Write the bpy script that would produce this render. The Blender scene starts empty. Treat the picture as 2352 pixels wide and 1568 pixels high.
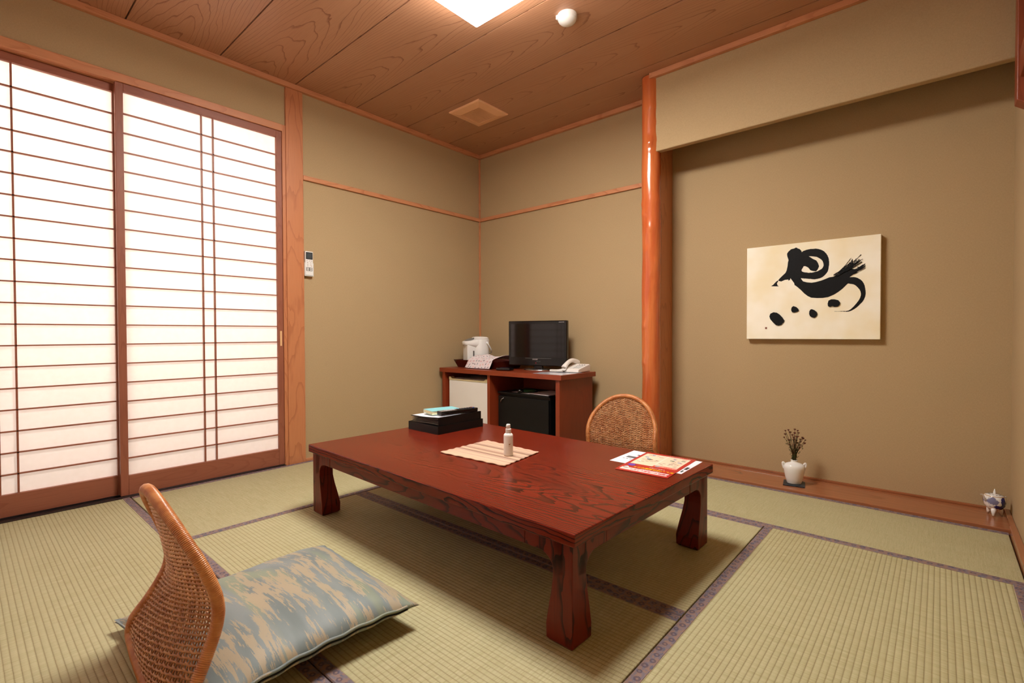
import bpy, bmesh, math, random
import numpy as np
from mathutils import Vector, Matrix
PI = math.pi
sin, cos, sqrt = math.sin, math.cos, math.sqrt
C = bpy.context.scene.collection
sc = bpy.context.scene
random.seed(7)

# ------------------------------------------------------------------ camera
cam_d = bpy.data.cameras.new('camera'); cam = bpy.data.objects.new('camera', cam_d); C.objects.link(cam)
Fv = Vector((-0.65880979, 0.75214008, -0.01596771)); Rv = Vector((0.75226467, 0.65885392, -0.00306158)); Uv = Rv.cross(Fv)
cam.matrix_world = Matrix(((Rv.x, Uv.x, -Fv.x, 3.21742804), (Rv.y, Uv.y, -Fv.y, -3.22462646), (Rv.z, Uv.z, -Fv.z, 0.85), (0, 0, 0, 1)))
cam_d.sensor_width = 36.0; cam_d.sensor_fit = 'HORIZONTAL'
cam_d.lens = 36.0 * 1121.77 / 2352.0
cam_d.clip_start = 0.02
sc.camera = cam

# ------------------------------------------------------------------ view, world, daylight
sc.view_settings.view_transform = 'Standard'; sc.view_settings.look = 'None'
sc.view_settings.gamma = 1; sc.view_settings.use_curve_mapping = False
sc.view_settings.exposure = 0.16
sc.cycles.max_bounces = 7; sc.cycles.diffuse_bounces = 4; sc.cycles.glossy_bounces = 3; sc.cycles.transmission_bounces = 4
sc.cycles.caustics_reflective = False; sc.cycles.caustics_refractive = False
sc.cycles.use_adaptive_sampling = True; sc.cycles.adaptive_threshold = 0.1; sc.cycles.use_denoising = True
w = bpy.data.worlds.new('world'); sc.world = w; w.use_nodes = True
w.node_tree.nodes['Background'].inputs[0].default_value = (0.75, 0.87, 1, 1)
w.node_tree.nodes['Background'].inputs[1].default_value = 0.5
LAMP = 56.0
def area(name, loc, rot, sx, sy, power, col):
    d = bpy.data.lights.new(name, 'AREA'); d.shape = 'RECTANGLE'; d.size = sx; d.size_y = sy; d.energy = power; d.color = col
    o = bpy.data.objects.new(name, d); C.objects.link(o); o.location = loc; o.rotation_euler = rot; return o
# daylight falling on the outer side of the paper screens
area('daylight_left', (-1.15, -2.7, 1.75), (0, math.radians(-80), 0), 2.0, 2.6, 92, (1.0, 0.92, 0.86))
area('daylight_front', (1.1, -4.7, 1.7), (math.radians(80), 0, 0), 2.6, 2.0, 30, (0.92, 0.96, 1.0))

# ------------------------------------------------------------------ shader helper
class V:
    def __init__(s, nt, sock): s.nt, s.k = nt, sock
    def _m(s, op, *a, clamp=False):
        n = s.nt.nodes.new('ShaderNodeMath'); n.operation = op; n.use_clamp = clamp
        for i, x in enumerate((s,) + a):
            if isinstance(x, V): s.nt.links.new(x.k, n.inputs[i])
            else: n.inputs[i].default_value = x
        return V(s.nt, n.outputs[0])
    def __add__(s, o): return s._m('ADD', o)
    __radd__ = __add__
    def __sub__(s, o): return s._m('SUBTRACT', o)
    def __rsub__(s, o): return (s * -1) + o
    def __mul__(s, o): return s._m('MULTIPLY', o)
    __rmul__ = __mul__
    def __truediv__(s, o): return s._m('DIVIDE', o)
    def gt(s, o): return s._m('GREATER_THAN', o)
    def lt(s, o): return s._m('LESS_THAN', o)
    def fract(s): return s._m('FRACT')
    def floor(s): return s._m('FLOOR')
    def abs(s): return s._m('ABSOLUTE')
    def sin(s): return s._m('SINE')
    def sqrt(s): return s._m('SQRT')
    def pow(s, o): return s._m('POWER', o)
    def max(s, o): return s._m('MAXIMUM', o)
    def min(s, o): return s._m('MINIMUM', o)
    def atan2(s, o): return s._m('ARCTAN2', o)
    def clamp(s): return s._m('ADD', 0.0, clamp=True)
    def ss(s, a, b):      # smoothstep
        n = s.nt.nodes.new('ShaderNodeMapRange'); n.interpolation_type = 'SMOOTHSTEP'
        s.nt.links.new(s.k, n.inputs[0]); n.inputs[1].default_value = a; n.inputs[2].default_value = b
        return V(s.nt, n.outputs[0])
def lin(c):
    return tuple((x / 12.92 if x <= 0.04045 else ((x + 0.055) / 1.055) ** 2.4) for x in [v / 255 for v in c]) + (1,)
class Mat:
    def __init__(s, name, col=(200, 200, 200), rough=0.5, **kw):
        s.m = bpy.data.materials.new(name); s.m.use_nodes = True; s.nt = s.m.node_tree
        s.b = s.nt.nodes['Principled BSDF']
        s.b.inputs['Base Color'].default_value = lin(col); s.b.inputs['Roughness'].default_value = rough
        for k, v in kw.items(): s.b.inputs[k.replace('_', ' ')].default_value = v
    def coord(s, kind='Object'):
        n = s.nt.nodes.new('ShaderNodeTexCoord'); return n.outputs[kind]
    def xyz(s, vec):
        n = s.nt.nodes.new('ShaderNodeSeparateXYZ'); s.nt.links.new(vec, n.inputs[0]); return [V(s.nt, o) for o in n.outputs]
    def vec(s, x, y, z=0.0):
        n = s.nt.nodes.new('ShaderNodeCombineXYZ')
        for i, a in enumerate((x, y, z)):
            if isinstance(a, V): s.nt.links.new(a.k, n.inputs[i])
            else: n.inputs[i].default_value = a
        return n.outputs[0]
    def noise(s, vec, scale=1.0, detail=3, rough=0.5, dist=0.0):
        n = s.nt.nodes.new('ShaderNodeTexNoise'); s.nt.links.new(vec, n.inputs['Vector'])
        n.inputs['Scale'].default_value = scale; n.inputs['Detail'].default_value = detail
        n.inputs['Roughness'].default_value = rough; n.inputs['Distortion'].default_value = dist
        return V(s.nt, n.outputs[0])
    def voro(s, vec, scale=1.0):
        n = s.nt.nodes.new('ShaderNodeTexVoronoi'); s.nt.links.new(vec, n.inputs['Vector']); n.inputs['Scale'].default_value = scale
        return V(s.nt, n.outputs['Distance']), n.outputs['Color']
    def mix(s, f, a, b):
        n = s.nt.nodes.new('ShaderNodeMix'); n.data_type = 'RGBA'
        if isinstance(f, V): s.nt.links.new(f.k, n.inputs[0])
        else: n.inputs[0].default_value = f
        for i, c in ((6, a), (7, b)):
            if isinstance(c, tuple): n.inputs[i].default_value = lin(c)
            else: s.nt.links.new(c, n.inputs[i])
        return n.outputs[2]
    def color(s, c): s.nt.links.new(c, s.b.inputs['Base Color'])
    def set(s, name, v): s.nt.links.new(v.k, s.b.inputs[name])
    def bump(s, h, strength=0.5, dist=0.001):
        n = s.nt.nodes.new('ShaderNodeBump'); n.inputs['Strength'].default_value = strength; n.inputs['Distance'].default_value = dist
        s.nt.links.new(h.k, n.inputs['Height']); s.nt.links.new(n.outputs[0], s.b.inputs['Normal'])

def wood(name, base, ring, pale=None, freq=90., slope=0.05, rough=0.4, coat=0.0, wob=1.2, width=0.35, fine=0.25, strength=0.8, h0=0.05, spec=0.5, bump=0.15, voff=0.0):
    """grain from rings of a tilted trunk; uses the UV map: u along the grain (metres), v across; w of 'pid' = plank id"""
    M = Mat(name, base, rough, Coat_Weight=coat, Coat_Roughness=0.08)
    M.b.inputs['Specular IOR Level'].default_value = spec
    u, v, _ = M.xyz(M.coord('UV'))
    a = M.nt.nodes.new('ShaderNodeAttribute'); a.attribute_name = 'pid'; pid = V(M.nt, a.outputs['Fac'])
    n1 = M.noise(M.vec(u * 1.1 + pid * 7.3, v * 5 + pid * 3.1, pid), 1.0, 2)
    n2 = M.noise(M.vec(u * 7 + pid * 5.3, v * 26, pid), 1.0, 2)
    vv = v + voff + (n1 - 0.5) * 0.05
    h = (u + pid * 0.37) * slope + h0 + (n1 - 0.5) * (0.06 * wob)
    r = (vv * vv + h * h).sqrt() + (n2 - 0.5) * (0.006 * wob)
    f = (r * freq).fract()
    line = f.ss(1 - width, 0.97) * (1 - f.ss(0.97, 1.0))
    var = M.noise(M.vec(u * 0.8 + pid * 2.7, v * 6, pid * 1.7), 1.0, 2)
    fn = M.noise(M.vec(u * 6 + pid, v * 330, 0.0), 1.0, 2)
    c = M.mix(var, base, pale or base)
    c = M.mix((line * strength * (0.35 + var)).clamp(), c, ring)
    c = M.mix((fn.ss(0.45, 0.8) * fine).clamp(), c, ring)
    M.color(c)
    if bump: M.bump(line + fn * 0.4, bump, 0.0006)
    return M.m

def plain(name, col, rough=0.5, **kw): return Mat(name, col, rough, **kw).m
def varied(name, a, b, scale=8, rough=0.6, bump=0.0, bscale=300, **kw):
    M = Mat(name, a, rough, **kw); o = M.coord()
    M.color(M.mix(M.noise(o, scale, 4).ss(0.35, 0.65), a, b))
    if bump: M.bump(M.noise(o, bscale, 3), bump, 0.0008)
    return M.m

# ------------------------------------------------------------------ materials
def mk_wall():
    M = Mat('wall_cloth', (196, 170, 124), 0.92); o = M.coord(); x, y, z = M.xyz(o)
    n = M.noise(M.vec(x * 130, y * 130, z * 520), 1, 3); n2 = M.noise(M.vec(x * 520, y * 520, z * 110), 1, 3)
    big = M.noise(o, 1.7, 3); sp = M.noise(o, 5, 5, 0.7)
    c = M.mix((n * 0.5 + n2 * 0.5).ss(0.3, 0.7), (172, 147, 108), (185, 159, 120))
    c = M.mix(big * 0.2, c, (158, 132, 94)); c = M.mix(sp.ss(0.66, 0.78) * 0.2, c, (146, 118, 80))
    M.color(c); M.bump(n + n2, 0.35, 0.0006); return M.m
WALL = mk_wall()
CEIL = wood('ceiling_cedar', (176, 126, 94), (120, 62, 40), (190, 144, 112), freq=120, slope=0.045, rough=0.42, wob=0.8, width=0.18, fine=0.26, strength=0.72, bump=0.05, h0=0.03)
TRIM = wood('trim_cedar', (198, 132, 90), (170, 98, 60), (208, 144, 102), freq=120, slope=0.03, rough=0.42, fine=0.3, strength=0.5, bump=0.04)
POST = wood('post_cedar', (190, 122, 80), (158, 90, 56), (200, 132, 90), freq=110, slope=0.03, rough=0.36, width=0.3, fine=0.35, strength=0.6, bump=0.05)
SHOJI = wood('shoji_cedar', (146, 84, 60), (116, 58, 38), (154, 92, 68), freq=140, slope=0.02, rough=0.45, fine=0.4, strength=0.35, bump=0.04)
REDW = wood('dark_red_cedar', (140, 66, 40), (108, 42, 26), (150, 74, 46), freq=110, rough=0.4, fine=0.3, strength=0.4, bump=0.03)
DARKW = wood('sill_dark', (44, 30, 28), (28, 20, 18), freq=100, rough=0.3, bump=0.02)
BOARD = wood('alcove_board', (152, 92, 58), (126, 70, 42), (164, 104, 68), freq=60, slope=0.03, rough=0.2, coat=0.3, fine=0.25, strength=0.4, bump=0.02)
TABLE = wood('lacquered_elm', (98, 24, 13), (24, 6, 5), (130, 42, 21), freq=84, slope=0.085, rough=0.25, coat=0.06, wob=4.0, width=0.42, fine=0.45, strength=1.0, bump=0.0, h0=0.0, spec=0.2, voff=0.2)
TABLES = wood('lacquered_elm_side', (94, 22, 12), (26, 6, 5), (118, 36, 19), freq=70, slope=0.09, rough=0.34, coat=0.05, wob=3.2, width=0.4, fine=0.3, strength=0.9, bump=0.03, spec=0.25)
CAB = wood('cabinet_cherry', (130, 50, 24), (106, 35, 17), (146, 60, 30), freq=60, rough=0.36, fine=0.3, strength=0.25, coat=0.1, bump=0.02)
CABIN = wood('cabinet_inside', (128, 48, 24), (104, 36, 18), (138, 56, 28), freq=60, rough=0.4, fine=0.3, strength=0.25, bump=0.02)
BINW = plain('bin_lacquer', (92, 20, 12), 0.3)
def mk_pillar():
    M = Mat('polished_log', (200, 100, 48), 0.22, Coat_Weight=0.5, Coat_Roughness=0.08); x, y, z = M.xyz(M.coord())
    n = M.noise(M.vec(x * 14, y * 14, z * 2.2), 1, 4); f = M.noise(M.vec(x * 130, y * 130, z * 4), 1, 3)
    c = M.mix(n.ss(0.3, 0.7), (184, 82, 40), (206, 114, 60)); c = M.mix(f.ss(0.55, 0.8) * 0.35, c, (160, 56, 20)); M.color(c)
    M.bump(M.noise(M.vec(x * 30, y * 30, z * 7), 1, 2), 0.5, 0.006); return M.m
PILLAR = mk_pillar()
def mk_tatami():
    M = Mat('rush', (190, 170, 118), 0.62); M.b.inputs['Specular IOR Level'].default_value = 0.35
    x, y, z = M.xyz(M.coord()); P = 0.0152
    oi = M.nt.nodes.new('ShaderNodeObjectInfo'); rnd = V(M.nt, oi.outputs['Random'])
    f = (y / P).fract(); row = (y / P).floor()
    rib = (f * PI).sin().pow(0.55)
    strand = M.noise(M.vec(x * 760, row * 3.7 + rnd * 9, 0.0), 1, 2, 0.6)
    strand2 = M.noise(M.vec(x * 240, y * 9, rnd * 5), 1, 3, 0.6)
    patch = M.noise(M.vec(x * 1.3, y * 2.1, rnd * 11), 1, 4)
    rowv = M.noise(M.vec(row * 7.77, x * 2.0, rnd), 1, 1)
    c = M.mix(patch.ss(0.3, 0.7), (160, 152, 108), (170, 164, 124))
    c = M.mix((strand * 0.6 + strand2 * 0.4).ss(0.35, 0.62) * 0.75, c, (194, 188, 150))
    c = M.mix(rowv * 0.22, c, (160, 140, 96))
    gv = 1 - rib
    c = M.mix(gv.ss(0.15, 1.0) * 0.55, c, (128, 104, 64)); M.color(c)
    M.bump(rib * 1.0 + strand * 0.25, 0.9, 0.0016); return M.m
TATAMI = mk_tatami()
def mk_heri():
    M = Mat('border_brocade', (126, 100, 100), 0.7); u, v, _ = M.xyz(M.coord('UV'))
    P = 0.029; cell = (u / P).floor(); alt = (cell / 3).fract()
    du = ((u / P).fract() - 0.5) * P; dv = v - 0.017 + ((cell * 1.7).sin()) * 0.0055
    r = (du * du + dv * dv * 1.15).sqrt(); ang = dv.atan2(du)
    rad = 0.0090 + ((cell * 2.4).sin()) * 0.0012
    petals = (ang * 15).sin().gt(-0.35) * r.gt(0.0036) * (rad - r).gt(0.0) if False else (ang * 15).sin().gt(-0.35) * r.gt(0.0036) * ((r / rad).lt(1.0))
    n = M.noise(M.vec(u * 70, v * 90, 0.0), 1, 2)
    c = M.mix(n.ss(0.45, 0.58), (138, 110, 98), (116, 104, 112))
    c = M.mix(M.noise(M.vec(u * 30 + 5, v * 60, 2.0), 1, 2).ss(0.60, 0.66), c, (98, 94, 108))
    c = M.mix(petals * 0.92, c, (48, 44, 72)); M.color(c)
    M.bump(M.noise(M.vec(u * 900, v * 900, 0.0), 1, 1), 0.2, 0.0004); return M.m
HERI = mk_heri()
def mk_rattan():
    M = Mat('rattan', (204, 132, 74), 0.3, Coat_Weight=0.2); o = M.coord()
    c = M.mix(M.noise(o, 30, 3).ss(0.3, 0.7), (180, 106, 56), (208, 140, 84)); M.color(c); return M.m
RATTAN = mk_rattan()
def mk_rattan2():
    M = Mat('rattan_weave', (196, 138, 84), 0.38); o = M.coord()
    c = M.mix(M.noise(o, 45, 3).ss(0.3, 0.7), (172, 112, 70), (206, 152, 104)); M.color(c); return M.m
WEAVE = mk_rattan2()
def mk_cushion():
    M = Mat('cushion_brocade', (140, 150, 140), 0.55); M.b.inputs['Specular IOR Level'].default_value = 0.4
    u, v, _ = M.xyz(M.coord('UV'))
    wv = M.noise(M.vec(u * 4, v * 7, 0.0), 1, 2)
    big = M.noise(M.vec(u * 4.5, v * 30 + wv * 1.6, 1.0), 1, 3, 0.6)
    st = M.noise(M.vec(u * 16, v * 120 + wv * 2, 4.0), 1, 4, 0.7)
    fib = M.noise(M.vec(u * 700, v * 160, 0.0), 1, 1)
    c = M.mix(M.noise(M.vec(u * 4, v * 14, 3.0), 1, 2).ss(0.35, 0.65), (112, 122, 122), (130, 138, 138))
    c = M.mix(M.noise(M.vec(u * 3, v * 11, 9.0), 1, 2).ss(0.52, 0.66) * 0.7, c, (138, 146, 118))
    k = (big * 0.60 + st * 0.40 + (fib - 0.5) * 0.06)
    c = M.mix(k.ss(0.50, 0.53) * 0.85, c, (172, 154, 126)); M.color(c)
    M.bump(fib + k * 2, 0.15, 0.0006); return M.m
CUSH = mk_cushion()
def mk_paper():
    m = bpy.data.materials.new('shoji_paper'); m.use_nodes = True; nt = m.node_tree; nt.nodes.clear()
    out = nt.nodes.new('ShaderNodeOutputMaterial'); mx = nt.nodes.new('ShaderNodeMixShader'); mx.inputs[0].default_value = 0.55
    d = nt.nodes.new('ShaderNodeBsdfDiffuse'); t = nt.nodes.new('ShaderNodeBsdfTranslucent')
    tc = nt.nodes.new('ShaderNodeTexCoord'); n = nt.nodes.new('ShaderNodeTexNoise'); n.inputs['Scale'].default_value = 40; n.inputs['Detail'].default_value = 5
    mm = nt.nodes.new('ShaderNodeMix'); mm.data_type = 'RGBA'; mm.inputs[6].default_value = lin((255, 246, 240)); mm.inputs[7].default_value = lin((248, 238, 230))
    nt.links.new(tc.outputs['Object'], n.inputs[0]); nt.links.new(n.outputs[0], mm.inputs[0])
    for s in (d, t): nt.links.new(mm.outputs[2], s.inputs[0])
    nt.links.new(d.outputs[0], mx.inputs[1]); nt.links.new(t.outputs[0], mx.inputs[2]); nt.links.new(mx.outputs[0], out.inputs[0]); return m
PAPER = mk_paper()
def mk_emit(name, col, s):
    M = Mat(name, col, 0.5); M.b.inputs['Emission Color'].default_value = lin(col); M.b.inputs['Emission Strength'].default_value = s; return M.m
GLOW = mk_emit('lamp_diffuser', (255, 252, 246), LAMP)
GLOW2 = mk_emit('lamp_side', (255, 250, 242), LAMP * 0.17)
WHITE = varied('white_plastic', (232, 230, 226), (226, 224, 220), 5, 0.35)
CREAM = varied('cream_plastic', (226, 212, 168), (220, 206, 160), 5, 0.4)
FRIDGEW = varied('fridge_enamel', (242, 238, 232), (238, 233, 226), 3, 0.4, 0.1, 900)
BLACKG = Mat('black_gloss', (8, 8, 10), 0.12).m
SCREEN = Mat('screen_glass', (4, 4, 6), 0.06, Specular_IOR_Level=0.6).m
BLACKM = varied('black_matte', (7, 7, 8), (10, 10, 11), 30, 0.45, Specular_IOR_Level=0.3)
BLACKB = varied('black_box_board', (8, 7, 8), (12, 11, 12), 200, 0.4, Specular_IOR_Level=0.3)
SILVER = Mat('silver_metal', (190, 190, 195), 0.25, Metallic=1.0).m
GREYP = plain('grey_plastic', (120, 120, 118), 0.4)
LCD = plain('lcd_grey', (66, 72, 76), 0.3)
PORC = Mat('porcelain', (232, 230, 226), 0.16, Coat_Weight=0.5).m
INK = varied('ink', (6, 7, 9), (12, 12, 14), 60, 0.6, Specular_IOR_Level=0.2)
SEAL = plain('seal_ink', (120, 66, 50), 0.7)
GREEN = Mat('dark_green_plastic', (14, 66, 32), 0.25).m
REDLED = plain('red_dot', (190, 20, 20), 0.4)
PAPERW = plain('white_sheet', (238, 238, 246), 0.35)
def mk_canvas():
    M = Mat('canvas', (236, 220, 184), 0.8); o = M.coord()
    c = M.mix(M.noise(o, 4, 3).ss(0.35, 0.7), (250, 244, 226), (242, 228, 190)); M.color(c)
    x, y, z = M.xyz(o); M.bump(M.noise(M.vec(x * 700, y * 700, z * 700), 1, 2), 0.15, 0.0004); return M.m
CANVAS = mk_canvas()

# ------------------------------------------------------------------ mesh helpers
class B:
    def __init__(s): s.v = []; s.f = []; s.uv = None; s.uvs = []
    def add(s, vs, fs, uvs=None):
        n = len(s.v); s.v += [tuple(p) for p in vs]; s.f += [tuple(i + n for i in f) for f in fs]; return s
    def box(s, x0, x1, y0, y1, z0, z1, M=None):
        vs = [Vector((x, y, z)) for x in (x0, x1) for y in (y0, y1) for z in (z0, z1)]
        if M is not None: vs = [M @ p for p in vs]
        return s.add(vs, [(0, 1, 3, 2), (4, 6, 7, 5), (0, 4, 5, 1), (2, 3, 7, 6), (0, 2, 6, 4), (1, 5, 7, 3)])
    def prism(s, poly, fn, a, b, caps=True):
        """poly: 2d points; fn(p,q,h) -> xyz; extruded from h=a to h=b"""
        n = len(poly); vs = [fn(p, q, a) for p, q in poly] + [fn(p, q, b) for p, q in poly]
        fs = [(i, (i + 1) % n, (i + 1) % n + n, i + n) for i in range(n)]
        if caps: fs += [tuple(range(n - 1, -1, -1)), tuple(range(n, 2 * n))]
        return s.add(vs, fs)
    def lathe(s, prof, seg=32, c=(0, 0, 0), sx=1, sy=1, M=None):
        vs = []; fs = []
        for r, z in prof:
            for k in range(seg):
                a = 2 * PI * k / seg; p = Vector((c[0] + r * cos(a) * sx, c[1] + r * sin(a) * sy, c[2] + z))
                vs.append(M @ p if M is not None else p)
        for i in range(len(prof) - 1):
            for k in range(seg):
                k2 = (k + 1) % seg; fs.append((i * seg + k, i * seg + k2, (i + 1) * seg + k2, (i + 1) * seg + k))
        if prof[0][0] > 1e-5: fs.append(tuple(range(seg - 1, -1, -1)))
        if prof[-1][0] > 1e-5: fs.append(tuple((len(prof) - 1) * seg + k for k in range(seg)))
        return s.add(vs, fs)
    def tube(s, pts, r, sides=8, closed=False, cap=True, up=None):
        pts = [Vector(p) for p in pts]; n = len(pts); vs = []; fs = []
        R = r if callable(r) else (lambda i: r)
        prev = None
        for i, p in enumerate(pts):
            a = pts[(i - 1) % n] if (closed or i > 0) else p; b = pts[(i + 1) % n] if (closed or i < n - 1) else p
            t = (b - a).normalized() if (b - a).length > 1e-9 else Vector((0, 0, 1))
            if prev is None:
                u = Vector((0, 0, 1)) if abs(t.z) < 0.9 else Vector((1, 0, 0)); prev = u
            u = (prev - t * prev.dot(t)); u = u.normalized() if u.length > 1e-6 else t.orthogonal().normalized(); prev = u
            w_ = t.cross(u); rr = R(i)
            for k in range(sides):
                an = 2 * PI * k / sides; vs.append(p + (u * cos(an) + w_ * sin(an)) * rr)
        for i in range(n if closed else n - 1):
            j = (i + 1) % n
            for k in range(sides):
                k2 = (k + 1) % sides; fs.append((i * sides + k, i * sides + k2, j * sides + k2, j * sides + k))
        if cap and not closed: fs += [tuple(range(sides - 1, -1, -1)), tuple((n - 1) * sides + k for k in range(sides))]
        return s.add(vs, fs)
    def grid(s, fn, nu, nv):
        vs = [fn(i / nu, j / nv) for j in range(nv + 1) for i in range(nu + 1)]
        fs = [(j * (nu + 1) + i, j * (nu + 1) + i + 1, (j + 1) * (nu + 1) + i + 1, (j + 1) * (nu + 1) + i) for j in range(nv) for i in range(nu)]
        return s.add(vs, fs)
    def build(s, name, mat, parent=None, smooth=False, bevel=0, axis=None, seg=2, label=None, pid=None, off=None, subs=0):
        """axis: grain direction for the UV map (0/1/2, or a Vector)"""
        if off is not None: s.v = [(p[0] - off[0], p[1] - off[1], p[2] - off[2]) for p in s.v]
        me = bpy.data.meshes.new(name); me.from_pydata(s.v, [], s.f); me.validate()
        bm = bmesh.new(); bm.from_mesh(me); bmesh.ops.recalc_face_normals(bm, faces=bm.faces); bm.to_mesh(me); bm.free()
        me.materials.append(mat); me.update()
        if axis is not None: woodmap(me, axis, pid if pid is not None else random.random() * 40)
        if smooth:
            me.polygons.foreach_set('use_smooth', [True] * len(me.polygons))
        o = bpy.data.objects.new(name, me); C.objects.link(o)
        if parent is not None: o.parent = parent
        if bevel:
            m = o.modifiers.new('bevel', 'BEVEL'); m.width = bevel; m.segments = seg; m.limit_method = 'ANGLE'; m.angle_limit = 0.7
            m.harden_normals = False
        if subs:
            m = o.modifiers.new('subs', 'SUBSURF'); m.levels = subs; m.render_levels = subs
        if label: o['label'] = label
        return o
def woodmap(me, axis, pid):
    uv = me.uv_layers.new(name='UVMap'); ax = [Vector((1, 0, 0)), Vector((0, 1, 0)), Vector((0, 0, 1))]
    A = ax[axis]; others = [a for i, a in enumerate(ax) if i != axis]
    c = sum((v.co for v in me.vertices), Vector()) / max(1, len(me.vertices))
    for p in me.polygons:
        d = [abs(p.normal.dot(a)) for a in others]; W = others[0] if d[0] < d[1] else others[1]
        if abs(p.normal.dot(A)) > 0.8: A2, W2 = others
        else: A2, W2 = A, W
        for li in p.loop_indices:
            co = me.vertices[me.loops[li].vertex_index].co
            uv.data[li].uv = (co.dot(A2), (co - c).dot(W2))
    at = me.attributes.new('pid', 'FLOAT', 'POINT')
    vals = pid if isinstance(pid, (list, tuple)) else [pid] * len(me.vertices)
    at.data.foreach_set('value', vals)
def thing(name, label, cat, loc=(0, 0, 0), rotz=0.0, group=None):
    o = bpy.data.objects.new(name, None); C.objects.link(o); o.location = loc; o.rotation_euler = (0, 0, rotz)
    o.empty_display_size = 0.05
    o['label'] = label; o['category'] = cat
    if group: o['group'] = group
    return o
def tag(o, label, cat, group=None):
    o['label'] = label; o['category'] = cat
    if group: o['group'] = group
    return o
def struct(o, label=None):
    o['kind'] = 'structure'
    if label: o['label'] = label
    return o
def bx(*a): return B().box(*a)
def text(body, size, mat, name, parent, M, align='CENTER', sx=1.0, bold=0.0):
    cu = bpy.data.curves.new(name, 'FONT'); cu.body = body; cu.size = size; cu.align_x = align; cu.align_y = 'CENTER'
    cu.extrude = 0.0002; cu.offset = bold; cu.resolution_u = 3
    t = bpy.data.objects.new(name, cu); C.objects.link(t)
    dg = bpy.context.evaluated_depsgraph_get(); me = bpy.data.meshes.new_from_object(t.evaluated_get(dg))
    bpy.data.objects.remove(t); me.transform(M @ Matrix.Diagonal((sx, 1, 1, 1))); me.materials.clear(); me.materials.append(mat)
    o = bpy.data.objects.new(name, me); C.objects.link(o); o.parent = parent; return o

def cat(P, t_):
    n = len(P) - 1; x = t_ * n; i = min(int(x), n - 1); f = x - i; g = lambda k: Vector(P[max(0, min(n, k))])
    p0, p1, p2, p3 = g(i - 1), g(i), g(i + 1), g(i + 2)
    return 0.5 * ((2 * p1) + (p2 - p0) * f + (2 * p0 - 5 * p1 + 4 * p2 - p3) * f * f + (3 * p1 - p0 - 3 * p2 + p3) * f ** 3)
# ================================================================== ROOM SHELL
W, YF, HC, CZ = 3.47, -3.50, 2.455, 2.487
struct(bx(-0.2, W + 0.15, YF - 0.15, 0.15, -0.16, -0.056).build('floor', DARKW, axis=0))
# ceiling: cedar planks running away from the screens, dark gap at every joint
b = B(); ids = []
k = 0; y1 = 0.047
while y1 > YF - 0.1:
    y0 = y1 - 0.444
    b.box(-0.02, W + 0.02, y0 + 0.0035, y1 - 0.0035, CZ, CZ + 0.02); ids += [k * 3.7 + 0.9] * 8
    y1 = y0; k += 1
ob = b.build('ceiling', CEIL, axis=0, pid=ids)
# centre the grain on each plank
me = ob.data; uvl = me.uv_layers['UVMap'].data
for p in me.polygons:
    cy = sum(me.vertices[i].co.y for i in p.vertices) / len(p.vertices); kk = round((0.047 - 0.222 - cy) / 0.444); c0 = 0.047 - 0.222 - 0.444 * kk
    for li in p.loop_indices:
        co = me.vertices[me.loops[li].vertex_index].co; uvl[li].uv = (co.x + 0.1 * sin(kk * 2.1), co.y - c0 + 0.035 * sin(kk * 1.3 + 1))
struct(ob)
struct(bx(-0.1, W + 0.1, YF - 0.1, 0.1, CZ + 0.021, CZ + 0.1).build('trim_1', DARKW, axis=0))
# walls
struct(bx(-0.10, 1.79, 0.0, 0.1, -0.06, 2.5).box(1.79, W + 0.1, 0.0, 0.1, -0.06, 2.5).build('wall_back', WALL))
struct(bx(-0.10, 0.0, -1.69, 0.0, -0.06, 2.5).box(-0.10, 0.0, YF, -1.785, 2.19, 2.5).build('wall_left', WALL))
struct(bx(W, W + 0.1, YF - 0.1, 0.1, -0.06, 2.5).build('wall_right', WALL))
struct(bx(-0.1, 0.12, YF - 0.1, YF, -0.06, 2.5).box(1.96, W + 0.1, YF - 0.1, YF, -0.06, 2.5).box(0.12, 1.96, YF - 0.1, YF, 2.19, 2.5).build('wall_front', WALL))
# hanging wall of the alcove and the short partition behind the log pillar
struct(bx(1.80, W, -0.29, -0.245, 1.997, 2.5).build('wall_alcove', WALL, bevel=0.006, seg=3))
struct(bx(1.79, 1.845, -0.245, 0.0, -0.05, 2.5).build('trim_2', POST, axis=2, bevel=0.002))
# alcove board
struct(bx(1.845, W, -0.285, 0.0, -0.05, 0.012).build('trim_3', BOARD, axis=0, bevel=0.003))
struct(bx(1.845, W - 0.02, -0.010, 0.0, 0.012, 0.024).build('baseboard_back', BOARD, axis=0, bevel=0.002))
struct(bx(W - 0.02, W, -0.285, 0.0, 0.012, 0.026).build('baseboard_alcove', BOARD, axis=1, bevel=0.003))
struct(bx(W - 0.024, W, YF, -0.285, -0.05, 0.028).build('baseboard_right', BOARD, axis=1, bevel=0.003))
struct(bx(0.0, 0.012, -1.675, -0.01, -0.05, 0.013).build('baseboard_left', TRIM, axis=1, bevel=0.002))
# ceiling rails
struct(bx(0.0, 0.028, YF, 0.0, HC, CZ).build('trim_4', TRIM, axis=1, bevel=0.002))
struct(bx(0.0, 1.80, -0.028, 0.0, HC, CZ).build('trim_5', TRIM, axis=0, bevel=0.002))
struct(bx(1.825, W, -0.318, -0.29, HC, CZ).build('trim_6', TRIM, axis=0, bevel=0.002))
struct(bx(W - 0.026, W, YF, -0.318, HC, CZ).build('trim_7', TRIM, axis=1, bevel=0.002))
struct(bx(0.0, W, YF, YF + 0.026, HC, CZ).build('trim_8', TRIM, axis=0, bevel=0.002))
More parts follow.
